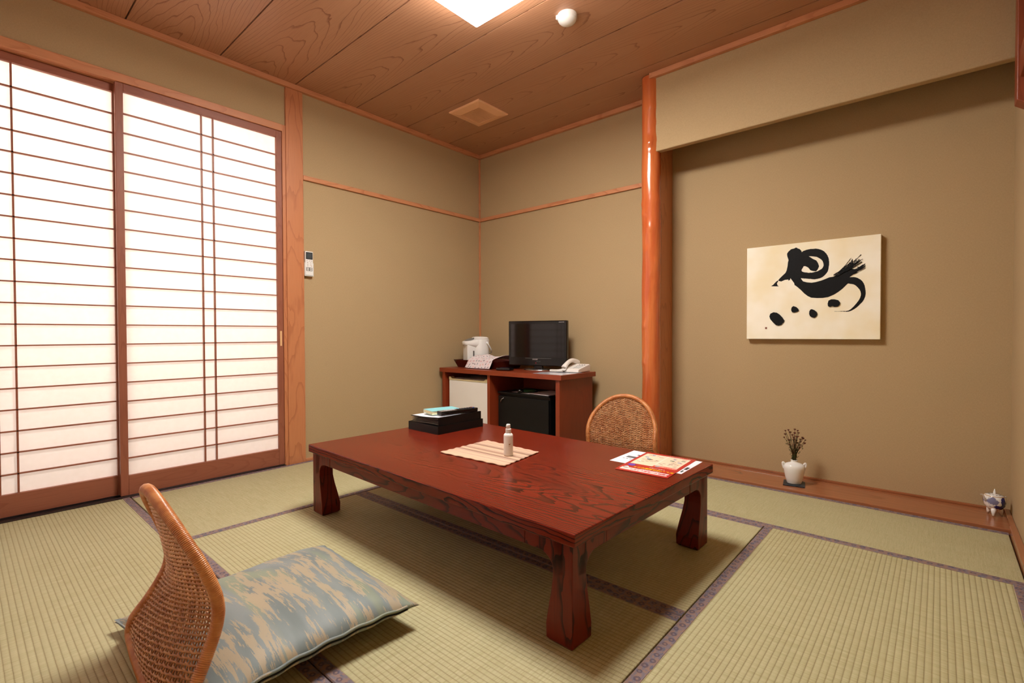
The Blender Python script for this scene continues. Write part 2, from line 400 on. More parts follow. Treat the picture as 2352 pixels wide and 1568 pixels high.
# picture rails
struct(bx(0.0, 0.016, -1.675, 0.0, 1.882, 1.912).build('trim_9', TRIM, axis=1, bevel=0.002))
struct(bx(0.0, 1.79, -0.016, 0.0, 1.882, 1.912).build('trim_10', TRIM, axis=0, bevel=0.002))
# corner strip, left post
struct(bx(0.0, 0.013, -0.013, 0.0, 0.0, HC).build('trim_11', TRIM, axis=2, bevel=0.002))
struct(bx(-0.10, 0.016, -1.790, -1.676, -0.05, HC).build('trim_12', POST, axis=2, bevel=0.004))
struct(bx(-0.10, 0.010, -1.812, -1.790, -0.05, 2.205).build('trim_13', POST, axis=2, bevel=0.002))
# grooved lintel and sill for the screens
struct(bx(-0.012, 0.014, YF, -1.812, 2.1605, 2.205).box(-0.10, -0.012, YF, -1.812, 2.1605, 2.205).build('trim_14', TRIM, axis=1, bevel=0.003))
b = bx(-0.10, 0.028, YF, -1.812, -0.05, -0.006)
for x0, x1 in ((-0.10, -0.086), (-0.046, -0.040), (0.0, 0.007), (0.019, 0.028)): b.box(x0, x1, YF, -1.812, -0.006, 0.002)
struct(b.build('trim_15', DARKW, axis=1, bevel=0.001))
# side timber and beam above the cupboard on the right
b = B().prism([(0, 0), (0.028, 0.022), (0.028, 0.69), (0, 0.69)], lambda p, q, h: (W - p, h, 1.762 + q), -0.40, -0.318)
struct(b.build('trim_16', REDW, axis=2, bevel=0.003))
struct(bx(W - 0.02, W, YF, -0.40, 1.87, 1.98).build('trim_17', REDW, axis=1, bevel=0.003))
# front wall frame
struct(bx(0.09, 0.13, YF, YF + 0.012, -0.05, 2.22).box(1.95, 1.99, YF, YF + 0.012, -0.05, 2.22).box(0.09, 1.99, YF, YF + 0.012, 2.17, 2.22).build('trim_18', POST, axis=2, bevel=0.003))
struct(bx(0.12, 1.96, YF - 0.1, YF + 0.0, -0.05, 0.002).build('trim_19', DARKW, axis=0))

# ------------------------------------------------------------------ paper screens (sliding doors)
def shoji(name, a0, a1, face, ax, label, pull):
    """a0<a1 along the wall, face = plane coordinate of room side, ax 'y' (left wall) or 'x' (front wall)"""
    dr = bpy.data.objects.new(name, None); C.objects.link(dr); dr.location = (face, (a0 + a1) / 2, 0) if ax == 'y' else ((a0 + a1) / 2, face, 0)
    dr['kind'] = 'structure'; off = dr.location
    def P(a, bb, d0, d1, z0, z1):      # d: depth behind face
        return (face - d1, face - d0, a, bb, z0, z1) if ax == 'y' else (a, bb, face - d1, face - d0, z0, z1)
    z0, zt = 0.004, 2.160; sw = 0.034; g = 1 if ax == 'y' else 0
    for s0 in (a0, a1 - sw): B().box(*P(s0, s0 + sw, 0, 0.028, z0, zt)).build('stile', SHOJI, dr, bevel=0.002, axis=2, off=off)
    B().box(*P(a0 + sw, a1 - sw, 0, 0.028, z0, 0.108)).build('bottom_rail', SHOJI, dr, bevel=0.002, axis=g, off=off)
    B().box(*P(a0 + sw, a1 - sw, 0, 0.028, 2.118, zt)).build('top_rail', SHOJI, dr, bevel=0.002, axis=g, off=off)
    b = B()
    for k in range(19): z = 0.199 + 0.1004 * k; b.box(*P(a0 + sw, a1 - sw, 0.004, 0.017, z - 0.0031, z + 0.0031))
    m = (a0 + a1) / 2
    for s in (-1, 1): y = m + s * 0.030; b.box(*P(y - 0.0036, y + 0.0036, 0.004, 0.0175, 0.108, 2.118))
    b.build('lattice', SHOJI, dr, axis=g, off=off)
    B().box(*P(a0 + sw, a1 - sw, 0.0178, 0.0184, 0.108, 2.118)).build('paper', PAPER, dr, off=off)
    if pull is not None:
        B().box(*P(pull - 0.006, pull + 0.006, -0.0006, 0.004, 0.776, 0.872)).build('finger_pull', CREAMW, dr, off=off, label='pale recessed finger pull')
    return dr
CREAMW = plain('pale_wood', (222, 178, 128), 0.5)
shoji('door_1', -2.662, -1.813, 0.004, 'y', '', -1.829)
shoji('door_2', -3.498, -2.632, -0.036, 'y', '', None)
shoji('door_3', 0.13, 1.06, YF - 0.01, 'x', '', None)
shoji('door_4', 1.03, 1.95, YF - 0.045, 'x', '', None)

# ================================================================== TATAMI
def tatami(x0, x1, y0, y1, along, borders, label):
    """borders: subset of 'lo','hi' = the two long sides"""
    ln, wd = (x1 - x0, y1 - y0) if along == 'x' else (y1 - y0, x1 - x0)
    t = thing('tatami_mat', label, 'tatami mat', ((x0 + x1) / 2, (y0 + y1) / 2, -0.0564), 0 if along == 'x' else PI / 2, 'tatami mats on the floor')
    e = 0.0012
    B().box(-ln / 2 + e, ln / 2 - e, -wd / 2 + e, wd / 2 - e, 0.0, 0.055).build('mat_body', TATAMI, t, bevel=0.003)
    bw = 0.034
    for s in borders:
        sgn = {'lo': -1, 'hi': 1}[s] * (1 if along == 'x' else -1)
        ye, yi = sgn * (wd / 2 - 0.0006), sgn * (wd / 2 - bw)
        ya, yb = min(ye, yi), max(ye, yi)
        n = 40; b = B()
        vs = []; prof = [(yi, 0.0551), (yi + (ye - yi) * 0.04, 0.0562), (ye - (ye - yi) * 0.08, 0.0562), (ye, 0.0535), (ye, 0.03)]
        for i in range(n + 1):
            x = -ln / 2 + e / 2 + (ln - e) * i / n; wv = 0.0006 * sin(i * 2.3)
            for j, (yy, zz) in enumerate(prof): vs.append((x, yy + (wv if j == 0 else 0), zz))
        m = len(prof)
        fs = [(i * m + j, (i + 1) * m + j, (i + 1) * m + j + 1, i * m + j + 1) for i in range(n) for j in range(m - 1)]
        b.add(vs, fs); o = b.build('border_cloth', HERI, t, smooth=False, label='purple grey brocade edging with indigo flowers')
        uv = o.data.uv_layers.new(name='UVMap')
        for p in o.data.polygons:
            for li in p.loop_indices:
                co = o.data.vertices[o.data.loops[li].vertex_index].co
                uv.data[li].uv = (co.x + 3, abs(co.y - yi) if sgn > 0 else abs(co.y - ye))
    return t
tatami(0.030, 0.882, -2.625, -0.88, 'y', ('lo', 'hi'), 'tatami mat lying along the paper screens, left of the table')
tatami(0.030, 1.785, -0.878, -0.012, 'x', ('lo',), 'tatami mat in the far corner under the wooden television cabinet')
tatami(1.787, 3.444, -0.878, -0.288, 'x', ('lo', 'hi'), 'narrow tatami mat along the front of the wooden alcove board')
tatami(0.884, 2.640, -1.795, -0.880, 'x', ('lo', 'hi'), 'tatami mat under the far half of the low table')
tatami(0.884, 2.640, -2.658 + 0.032, -1.797, 'x', ('lo', 'hi'), 'tatami mat under the near half of the low table and the patterned cushion')
tatami(2.642, 3.444, -2.626, -0.880, 'y', ('lo', 'hi'), 'bright tatami mat on the right side, nearest the right wall')
tatami(0.030, 1.800, -3.498, -2.628, 'x', ('hi',), 'tatami mat in the near left corner under the rattan chair')
tatami(1.802, 3.444, -3.498, -2.628, 'x', ('hi',), 'tatami mat nearest the viewer, just below the cushion')

# ================================================================== LOG PILLAR
rs = random.Random(3)
ph = [rs.random() * 6 for _ in range(8)]
knots = [(rs.uniform(0.4, 2.3), rs.uniform(-2.6, -0.2), rs.uniform(0.003, 0.006)) for _ in range(16)]
def pil(u, v):
    a = 2 * PI * u; z = 2.53 * v - 0.05
    r = 0.0595 + 0.0018 * sin(3.1 * z + ph[0]) + 0.0016 * sin(7.3 * z + ph[1] + a) + 0.0014 * sin(2 * a + 4 * z + ph[2]) + 0.0009 * sin(17 * z + 2 * a)
    for kz, ka, kh in knots:
        da = (a - ka + PI) % (2 * PI) - PI; r += kh * math.exp(-((z - kz) / 0.035) ** 2 - (da / 0.45) ** 2) - 0.6 * kh * math.exp(-((z - kz + 0.02) / 0.012) ** 2 - (da / 0.25) ** 2)
    return (1.812 + r * cos(a), -0.252 + r * sin(a), z)
o = B().grid(pil, 48, 260).build('trim_20', PILLAR, smooth=True); struct(o)

# ================================================================== LOW TABLE
TL, TW, TH = 1.557, 0.944, 0.325
tb = thing('low_table', 'large low dark red lacquered wooden table in the middle of the room', 'table', (1.7435, -1.6705, 0), math.radians(-1.9))
bx(-TL / 2, TL / 2, -TW / 2, TW / 2, TH - 0.036, TH).build('tabletop', TABLE, tb, bevel=0.0035, seg=3, axis=0, pid=3.3)
LX, LY = TL / 2 - 0.017, TW / 2 - 0.014
prof = [(0.0, 0.083), (0.008, 0.090), (0.045, 0.091), (0.09, 0.083), (0.14, 0.073), (0.18, 0.067), (0.245, 0.066), (0.289, 0.066)]
for sx in (-1, 1):
    for sy in (-1, 1):
        b = B(); vs = []; c0 = (sx * LX, sy * LY)
        for z, s in prof:
            e = 0.005 if z < 0.004 else 0.0
            for (p, q) in ((e, e), (s, e), (s, s), (e, s)): vs.append((c0[0] - sx * p, c0[1] - sy * q, z))
        fs = [(0, 1, 2, 3), tuple((len(prof) - 1) * 4 + i for i in (3, 2, 1, 0))]
        for i in range(len(prof) - 1):
            for k in range(4): fs.append((i * 4 + k, i * 4 + (k + 1) % 4, (i + 1) * 4 + (k + 1) % 4, (i + 1) * 4 + k))
        b.add(vs, fs)
        R_ = 0.052; arc = [(0.064 + R_ - R_ * cos(t), 0.245 - R_ + R_ * sin(t)) for t in [i * PI / 2 / 8 for i in range(9)]]
        poly = [(0.03, 0.289), (0.03, 0.245 - R_)] + arc + [(0.168, 0.245), (0.168, 0.289)]
        b.prism(poly, lambda p, q, h: (c0[0] - sx * p, c0[1] - sy * h, q), 0.0, 0.034)
        b.prism(poly, lambda p, q, h: (c0[0] - sx * h, c0[1] - sy * p, q), 0.0, 0.034)
        b.build('leg', TABLES, tb, bevel=0.0025, axis=2)
for sy in (-1, 1): bx(-LX + 0.1695, LX - 0.1695, sy * LY - (0.026 if sy > 0 else -0.001), sy * LY + (-0.001 if sy > 0 else 0.026), 0.245, 0.289).build('apron', TABLES, tb, bevel=0.0015, axis=0)
for sx in (-1, 1): bx(sx * LX - (0.026 if sx > 0 else -0.001), sx * LX + (-0.001 if sx > 0 else 0.026), -LY + 0.1695, LY - 0.1695, 0.245, 0.289).build('apron', TABLES, tb, bevel=0.0015, axis=1)

# ================================================================== RATTAN FLOOR CHAIRS
def interp(tab, z):
    if z <= tab[0][0]: return tab[0][1]
    for (a, va), (b_, vb) in zip(tab, tab[1:]):
        if z <= b_:
            t = (z - a) / (b_ - a); return va + (vb - va) * t
    return tab[-1][1]
def smooth_tab(tab, n=140):
    zs = np.linspace(tab[0][0], tab[-1][0], n); vs = np.array([interp(tab, z) for z in zs]); k = np.ones(9) / 9
    vp = np.concatenate([np.full(4, vs[0]), vs, np.full(4, vs[-1])]); vs = np.convolve(vp, k, 'valid'); return list(zip(zs, vs))
# local frame: origin on the floor at the middle of the lower back edge, +y towards the sitter's front
RY = smooth_tab([(z_, y_ - 0.019 * min(1, z_ / 0.15)) for z_, y_ in [(0.018, 0.0), (0.035, 0.003), (0.07, 0.012), (0.12, 0.052), (0.165, 0.080), (0.2, 0.095), (0.235, 0.101), (0.27, 0.097), (0.3, 0.089), (0.35, 0.074), (0.4, 0.055), (0.45, 0.037), (0.5, 0.022)]])
WB = smooth_tab([(0.018, 0.272), (0.035, 0.268), (0.07, 0.252), (0.12, 0.236), (0.165, 0.224), (0.2, 0.218), (0.3, 0.217), (0.5, 0.216)])
ZS, ZT = 0.272, 0.476   # outline rounds over above ZS
def hw(z):
    wb = interp(WB, z)
    if z <= ZS: return wb
    t = min(1.0, (z - ZS) / (ZT - ZS)); return wb * (1 - t ** 1.95) ** 0.5
def cav(z): return 0.010 + 0.024 * math.exp(-((z - 0.25) / 0.13) ** 2)
def shell(x, z, n=0.0):
    wb = interp(WB, z); u = max(-1.2, min(1.2, x / wb)); y = interp(RY, z) - cav(z) * (1 - u * u)
    return Vector((x, y + n, z))
def make_chair(name, label, loc, rotz):
    t = thing(name, label, 'floor chair', loc, rotz, 'rattan floor chairs at the low table')
    # stakes
    NS = 21; b = B()
    for k in range(NS):
        u = -1 + 2 * (k + 0.5) / NS; pts = []
        z = 0.022
        while z < ZT - 0.004 and abs(u) * interp(WB, z) < hw(z) - 0.004: pts.append(shell(u * interp(WB, z), z)); z += 0.012
        if len(pts) > 2: b.tube(pts, 0.0022, 5)
    b.build('stakes', WEAVE, t, smooth=True)
    # weavers
    b = B(); z = 0.030; row = 0
    while z < ZT - 0.008:
        h = hw(z) - 0.006; wb = interp(WB, z)
        if h > 0.02:
            u0 = h / wb; n = max(6, int(NS * u0 * 3)); pts = []
            for i in range(n * 2 + 1):
                u = -u0 + 2 * u0 * i / (n * 2)
                # cross each stake alternately front and back
                off = 0.0030 * math.tanh(1.8 * sin(PI * ((u + 1) * NS / 2))) * (1 if row % 2 == 0 else -1)
                pts.append(shell(u * wb, z + 0.0006 * sin(row * 3.3 + i), off))
            b.tube(pts, 0.0024, 5)
        z += 0.0051; row += 1
    b.build('woven_back', WEAVE, t, smooth=True)
    # rim with coil binding
    pts = []; N = 80
    for i in range(N + 1):
        z = 0.018 + (ZS - 0.018) * i / N; pts.append(shell(-hw(z), z))
    for i in range(1, 120):
        a = PI * i / 120; xn = -cos(a); zz = ZS + (ZT - ZS) * (1 - abs(xn) ** 2) ** (1 / 1.95) if abs(xn) < 1 else ZS
        pts.append(shell(xn * interp(WB, zz), zz))
    for i in range(N, -1, -1):
        z = 0.018 + (ZS - 0.018) * i / N; pts.append(shell(hw(z), z))
    for i in range(1, 60):
        x = 0.272 - 0.544 * i / 60; pts.append(shell(x, 0.018))
    # resample evenly
    pts.append(pts[0]); L = [0.0]
    for p, q in zip(pts, pts[1:]): L.append(L[-1] + (q - p).length)
    step = 0.0010; n = int(L[-1] / step); res = []; j = 0
    for i in range(n):
        s = L[-1] * i / n
        while L[j + 1] < s: j += 1
        res.append(pts[j].lerp(pts[j + 1], (s - L[j]) / max(1e-9, L[j + 1] - L[j])))
    B().tube(res, lambda i: 0.0125 + 0.0013 * abs(sin(PI * i / 4.0)), 10, closed=True).build('rim', RATTAN, t, smooth=True)
    # low seat frame and woven seat under the cushion
    sp = [(-0.22, 0.02, 0.015), (-0.20, 0.06, 0.015), (-0.15, 0.38, 0.015), (-0.12, 0.41, 0.015), (0.12, 0.41, 0.015), (0.15, 0.38, 0.015), (0.16, 0.06, 0.015), (0.22, 0.02, 0.015)]
    B().tube(sp, 0.013, 10).build('seat_frame', RATTAN, t, smooth=True)
    b = B()
    for k in range(22): y = 0.03 + 0.37 * k / 21; b.tube([(-0.185 + 0.05 * k / 21, y, 0.018), (0, y, 0.0195), (0.155 - 0.02 * k / 21, y, 0.018)], 0.004, 5)
    b.build('woven_seat', WEAVE, t, smooth=True)
    return t
def copy_tree(o, parent=None):
    c = o.copy(); C.objects.link(c); c.parent = parent
    for ch in [x for x in list(bpy.data.objects) if x.parent == o]: copy_tree(ch, c)
    return c
ch1 = make_chair('rattan_floor_chair', 'curved woven rattan floor chair seen from behind, in front of the patterned cushion', (1.80, -2.921, 0), math.radians(-2.0))
ch2 = copy_tree(ch1); ch2.location = (1.815, -0.590, 0); ch2.rotation_euler = (0, 0, PI)
ch2['label'] = 'round-topped woven rattan floor chair behind the low table by the log pillar'

# ------------------------------------------------------------------ cushion
cu = thing('floor_cushion', 'blue-grey and tan brushstroke-patterned square floor cushion on the near rattan chair', 'cushion', (1.76, -2.62, 0.03))
cor = [Vector((-0.315, -0.315, -0.004)), Vector((0.325, -0.262, 0.030)), Vector((0.325, 0.276, 0.030)), Vector((-0.285, 0.305, 0.024))]
def cush(side):
    def fn(u, v):
        a = cor[0].lerp(cor[1], u); b_ = cor[3].lerp(cor[2], u); p = a.lerp(b_, v)
        s, t_ = 2 * u - 1, 2 * v - 1
        pin = 0.030 * (1 - s * s) * t_ ** 3 * abs(t_); p.y -= pin * 0.6; p.x -= 0.024 * (1 - t_ * t_) * s ** 3 * abs(s)
        e = ((1 - s ** 4) * (1 - t_ ** 4)); h = max(0.0, e) ** 0.62
        wr = 0.0025 * sin(9 * u + 6 * v) + 0.0015 * sin(23 * v + 3 * u) + 0.0018 * sin(17 * u - 8 * v)
        edge = 0.0022 * sin(46 * u) * (abs(t_) ** 8) + 0.0022 * sin(41 * v) * (abs(s) ** 8)
        if side > 0: p.z += 0.074 * h * (1 - 0.12 * s * s) + wr * h + edge
        else: p.z -= 0.030 * h - edge; 
        if side < 0 and p.z < 0.004: p.z = 0.004
        return p
    return fn
b = B().grid(cush(1), 64, 64); n1 = len(b.v); b.grid(cush(-1), 64, 64)
o = b.build('cover', CUSH, cu, smooth=True)
uv = o.data.uv_layers.new(name='UVMap')
for p in o.data.polygons:
    for li in p.loop_indices:
        vi = o.data.loops[li].vertex_index; k = vi % n1; uv.data[li].uv = ((k % 65) / 64 * 0.62, (k // 65) / 64 * 0.6)
bm = bmesh.new(); bm.from_mesh(o.data); bmesh.ops.remove_doubles(bm, verts=bm.verts, dist=0.0004); bmesh.ops.recalc_face_normals(bm, faces=bm.faces); bm.to_mesh(o.data); bm.free()
# zip flap along the right edge
pts = [cush(1)(0.993, v) for v in [0.05 + 0.88 * i / 60 for i in range(61)]]
B().tube([p + Vector((0.0028, 0, 0.0025)) for p in pts], 0.0042, 8).build('flap_piping', CUSH, cu, smooth=True, axis=1)
B().tube([p + Vector((0.0050, 0, -0.0045)) for p in pts], 0.0024, 6).build('zip', BLACKM, cu, smooth=True, label='dark zip along the edge')

# ================================================================== THINGS ON THE LOW TABLE
TZ = TH
# place mat
def mk_mat():
    M = Mat('striped_cloth', (226, 192, 160), 0.85); x, y, z = M.xyz(M.coord())
    c = M.mix(M.noise(M.vec(x * 3, y * 160, 0.0), 1, 3).ss(0.35, 0.7), (206, 168, 142), (190, 152, 126))
    yy = y + M.noise(M.vec(x * 6, 0.0, 0.0), 1, 1) * 0.006 - 0.003
    def band(c, a, b_, col, s=0.8): return M.mix(yy.gt(a) * yy.lt(b_) * s, c, col)
    c = band(c, 0.052, 0.074, (122, 92, 76)); c = band(c, 0.082, 0.086, (110, 104, 110)); c = band(c, -0.012, 0.012, (136, 104, 86), 0.75)
    c = band(c, 0.020, 0.024, (120, 112, 116)); c = band(c, -0.048, -0.030, (122, 92, 76)); c = band(c, -0.058, -0.054, (104, 100, 108)); c = band(c, -0.092, -0.088, (124, 112, 112), 0.7)
    c = band(c, 0.108, 0.116, (160, 128, 108), 0.7)
    M.color(c); M.bump(M.noise(M.vec(x * 500, y * 500, 0.0), 1, 2), 0.3, 0.0006); return M.m
q = [Vector((1.564, -1.820, 0)), Vector((1.930, -1.803, 0)), Vector((1.894, -1.538, 0)), Vector((1.557, -1.516, 0))]
pc = sum(q, Vector()) / 4
def pm(top):
    def fn(u, v):
        a = q[0].lerp(q[1], u); b_ = q[3].lerp(q[2], u); p = a.lerp(b_, v) - pc
        p.y += 0.0022 * sin(38 * u) * abs(2 * v - 1) ** 4; p.x += 0.0016 * sin(50 * v + 1) * abs(2 * u - 1) ** 4
        p.z = (0.0042 if top else 0.0004) + (0.0016 * (sin(38 * u + 2) * abs(2 * v - 1) ** 3 + sin(44 * v) * abs(2 * u - 1) ** 5) + 0.0016) * 0.7
        return p
    return fn
b = B().grid(pm(1), 60, 50); n0 = len(b.v); b.grid(pm(0), 60, 50)
nu = 61; edge = [i for i in range(nu)] + [j * nu + nu - 1 for j in range(1, 51)] + [50 * nu + i for i in range(nu - 2, -1, -1)] + [j * nu for j in range(49, 0, -1)]
b.f += [(edge[i], edge[(i + 1) % len(edge)], edge[(i + 1) % len(edge)] + n0, edge[i] + n0) for i in range(len(edge))]
o = b.build('place_mat', mk_mat(), smooth=True); o.location = (pc.x, pc.y, TZ)
tag(o, 'beige and brown striped cloth place mat under the white spray bottle', 'place mat')
# spray bottle
sb = thing('spray_bottle', 'small white spray bottle standing on the striped place mat', 'spray bottle', (1.835, -1.672, TZ + 0.0062))
B().lathe([(0, 0), (0.0178, 0), (0.0198, 0.003), (0.0200, 0.008), (0.0200, 0.083), (0.0192, 0.089), (0.0150, 0.094), (0.0118, 0.096), (0.0118, 0.098)], 32).build('bottle_body', WHITE, sb, smooth=True)
B().lathe([(0, 0.098), (0.0122, 0.098), (0.0122, 0.112), (0.0108, 0.1145), (0, 0.1145)], 28).build('collar', WHITE, sb, smooth=False, bevel=0.0008)
B().lathe([(0, 0.1145), (0.0086, 0.1145), (0.0092, 0.117), (0.0088, 0.130), (0.0082, 0.1325), (0.0060, 0.1335), (0, 0.1335)], 28).build('spray_cap', WHITE, sb, smooth=True)
bx(-0.004, 0.004, -0.0115, -0.0085, 0.124, 0.127).build('nozzle', WHITE, sb)
b = B()
for i, (a0, a1, zz, zh) in enumerate([(-42, -30, 0.047, 0.006), (-28, -24, 0.048, 0.005), (-21, -17, 0.052, 0.004), (-42, -34, 0.041, 0.002)]):
    for k in range(3):
        a = math.radians(a0 + (a1 - a0) * k / 3); c_ = math.radians(a0 + (a1 - a0) * (k + 1) / 3); r = 0.02008
        b.add([(r * cos(a), r * sin(a), zz), (r * cos(c_), r * sin(c_), zz), (r * cos(c_), r * sin(c_), zz + zh), (r * cos(a), r * sin(a), zz + zh)], [(0, 1, 2, 3)])
b.build('printed_label', plain('label_print', (170, 126, 92), 0.6), sb)

# white A4 sheet and the red menu flyer
def sheet(name, corners, z, mat, label, cat, th=0.0006):
    cs = [Vector((x, y, 0)) for x, y in corners]; c = sum(cs, Vector()) / 4; t = thing(name, label, cat, (c.x, c.y, z))
    vs = [p - c for p in cs]; B().add([(p.x, p.y, 0.0002) for p in vs] + [(p.x, p.y, th) for p in vs], [(3, 2, 1, 0), (4, 5, 6, 7), (0, 1, 5, 4), (1, 2, 6, 5), (2, 3, 7, 6), (3, 0, 4, 7)]).build('sheet', mat, t)
    return t, vs
def quadmap(vs, z):
    def fn(u, v):
        a = vs[0].lerp(vs[1], u); b_ = vs[3].lerp(vs[2], u); p = a.lerp(b_, v); return Vector((p.x, p.y, z))
    return fn
def rects(fn, rs_, name, mat, par, dz=0.0):
    for (u0, v0, u1, v1) in rs_:
        ps = [fn(u0, v0), fn(u1, v0), fn(u1, v1), fn(u0, v1)]
        B().add([(p.x, p.y, p.z + dz) for p in ps], [(0, 1, 2, 3)]).build(name, mat, par)
ws, vs = sheet('printed_sheet', [(2.194, -1.445), (2.497, -1.447), (2.494, -1.222), (2.191, -1.226)], TZ, PAPERW, 'white landscape notice sheet partly covered by the red flyer, at the table corner', 'paper')
fn = quadmap(vs, 0.0007)
GREYT = plain('print_grey', (92, 92, 96), 0.6); DK = plain('print_dark', (40, 44, 46), 0.6)
r_ = random.Random(5)
rects(fn, [(0.08, 0.42, 0.60, 0.55)], 'printed_banner', GREYT, ws)
rects(fn, [(0.17, 0.66, 0.27, 0.72)], 'printed_title', DK, ws)
rects(fn, [(0.30 + 0.035 * k, 0.86, 0.325 + 0.035 * k, 0.885) for k in range(6)] + [(0.07 + 0.05 * k, 0.32, 0.105 + 0.05 * k, 0.345) for k in range(6)], 'printed_text', DK, ws)
rects(fn, [(0.95, 0.10, 0.975, 0.22), (0.945, 0.28, 0.985, 0.46)], 'printed_mark', DK, ws)
fl, vs = sheet('menu_flyer', [(2.482, -1.538), (2.275, -1.547), (2.250, -1.219), (2.467, -1.215)], TZ + 0.0008, plain('flyer_red', (178, 44, 36), 0.35), 'glossy red flyer with yellow Japanese lettering on top of the white notice sheet', 'flyer', 0.0012)
fn = quadmap(vs, 0.0014)     # u: 0 right edge .. 1 left edge (as read from the far side), v: 0 near edge .. 1 far edge
PEACH = Mat('flyer_peach', (250, 214, 186), 0.35).m; YEL = plain('flyer_yellow', (250, 206, 20), 0.4); PK = plain('flyer_pink', (244, 214, 208), 0.35)
RDT = plain('flyer_red_text', (214, 40, 60), 0.4); PUR = plain('flyer_purple', (104, 66, 176), 0.4); SAL = plain('flyer_salmon', (240, 100, 78), 0.35); WT = plain('flyer_white', (250, 244, 240), 0.35); BLU = plain('flyer_blue', (92, 140, 190), 0.4); TEAL = plain('flyer_teal', (70, 130, 110), 0.4); BRN = plain('flyer_brown', (150, 120, 104), 0.5)
rects(fn, [(0.07, 0.36, 0.94, 0.93)], 'price_panel', PEACH, fl)
rects(fn, [(0.05, 0.055, 0.95, 0.155)], 'banner', PK, fl, 0.0)
rects(fn, [(0.07, 0.36, 0.50, 0.435)], 'notice_strip', SAL, fl, 0.0002)
rects(fn, [(0.495, 0.435, 0.505, 0.93)], 'divider', WT, fl, 0.0002)
def starburst(cx, cy, r1, r2, n, name, mat, dz=0.0002):
    pts = []
    for i in range(2 * n):
        a = PI * i / n; r = r1 if i % 2 else r2; p = fn(cx + r * cos(a), cy + r * 0.66 * sin(a)); pts.append((p.x, p.y, p.z + dz))
    B().add(pts, [tuple(range(len(pts)))]).build(name, mat, fl)
starburst(0.86, 0.29, 0.055, 0.095, 9, 'star_badge', PUR)
def bowl(cx, cy, s, dz):
    def pl(name, mat, ps, z):
        q_ = [fn(cx + s * a, cy + s * 0.66 * b_) for a, b_ in ps]; B().add([(p.x, p.y, p.z + z) for p in q_], [tuple(range(len(q_)))]).build(name, mat, fl)
    pl('rice_picture', WT, [(-1, 0), (-0.6, 1.0), (0, 1.5), (0.6, 1.0), (1, 0)], dz)
    pl('bowl_picture', BRN, [(-1.05, 0), (1.05, 0), (0.6, -0.7), (-0.6, -0.7)], dz + 0.0001)
bowl(0.88, 0.15, 0.055, 0.0004); bowl(0.85, 0.50, 0.04, 0.0003)
p = fn(0.42, 0.398); cc = []
for i in range(24): a = 2 * PI * i / 24; cc.append((p.x + 0.011 * cos(a), p.y + 0.011 * sin(a), p.z + 0.0003))
B().add(cc, [tuple(range(24))]).build('round_mark', plain('mark_grey', (190, 190, 196), 0.4), fl)
B().add([(p.x - 0.008, p.y - 0.009, p.z + 0.0005), (p.x - 0.006, p.y - 0.010, p.z + 0.0005), (p.x + 0.008, p.y + 0.008, p.z + 0.0005), (p.x + 0.006, p.y + 0.010, p.z + 0.0005)], [(0, 1, 2, 3)]).build('round_mark_bar', DK, fl)
rr = random.Random(11)
def items(name, mat, n, sx, sy):
    L_ = []
    for _ in range(n):
        u0 = rr.choice([rr.uniform(0.1, 0.42), rr.uniform(0.54, 0.86)]); v0 = rr.uniform(0.47, 0.88); L_.append((u0, v0, min(0.93, u0 + sx * rr.uniform(0.7, 1.2)), min(0.92, v0 + sy)))
    rects(fn, L_, name, mat, fl, 0.0003)
items('dish_picture', BLU, 5, 0.07, 0.028); items('dish_picture', TEAL, 3, 0.09, 0.03); items('printed_text', BRN, 30, 0.07, 0.014); items('dish_picture', plain('flyer_orange', (230, 140, 70), 0.4), 3, 0.05, 0.02)
def jp(body, cu, cv, size, mat, name, dz, sx=1.0, bold=0.0):
    p = fn(cu, cv); ux = (fn(cu + 0.1, cv) - fn(cu, cv)).normalized(); vy = Vector((0, 0, 1)).cross(ux)
    Mx = Matrix(((ux.x, vy.x, 0, p.x), (ux.y, vy.y, 0, p.y), (0, 0, 1, p.z + dz), (0, 0, 0, 1)))
    text(body, size, mat, name, fl, Mx, sx=sx, bold=bold)
# the flyer is read from the far side of the table (reading direction runs from the right edge to the left edge)
jp('お部屋で〜お召し上がり', 0.40, 0.105, 0.0142, RDT, 'banner_text', 0.0003, 1.0, 0.0004)
jp('新しい味の松茸ギフト', 0.40, 0.225, 0.0160, YEL, 'yellow_heading', 0.0003, 1.0, 0.0005)
jp('ご注文はフロントまで', 0.42, 0.178, 0.0075, PK, 'small_heading', 0.0003)
jp('お食事のご案内', 0.36, 0.29, 0.009, PK, 'small_heading', 0.0003)
jp('禁煙席のご案内', 0.22, 0.398, 0.0105, PK, 'notice_text', 0.0005)
jp('ごゆっくりお過ごしください', 0.3, 0.962, 0.008, PK, 'footer_text', 0.0003)

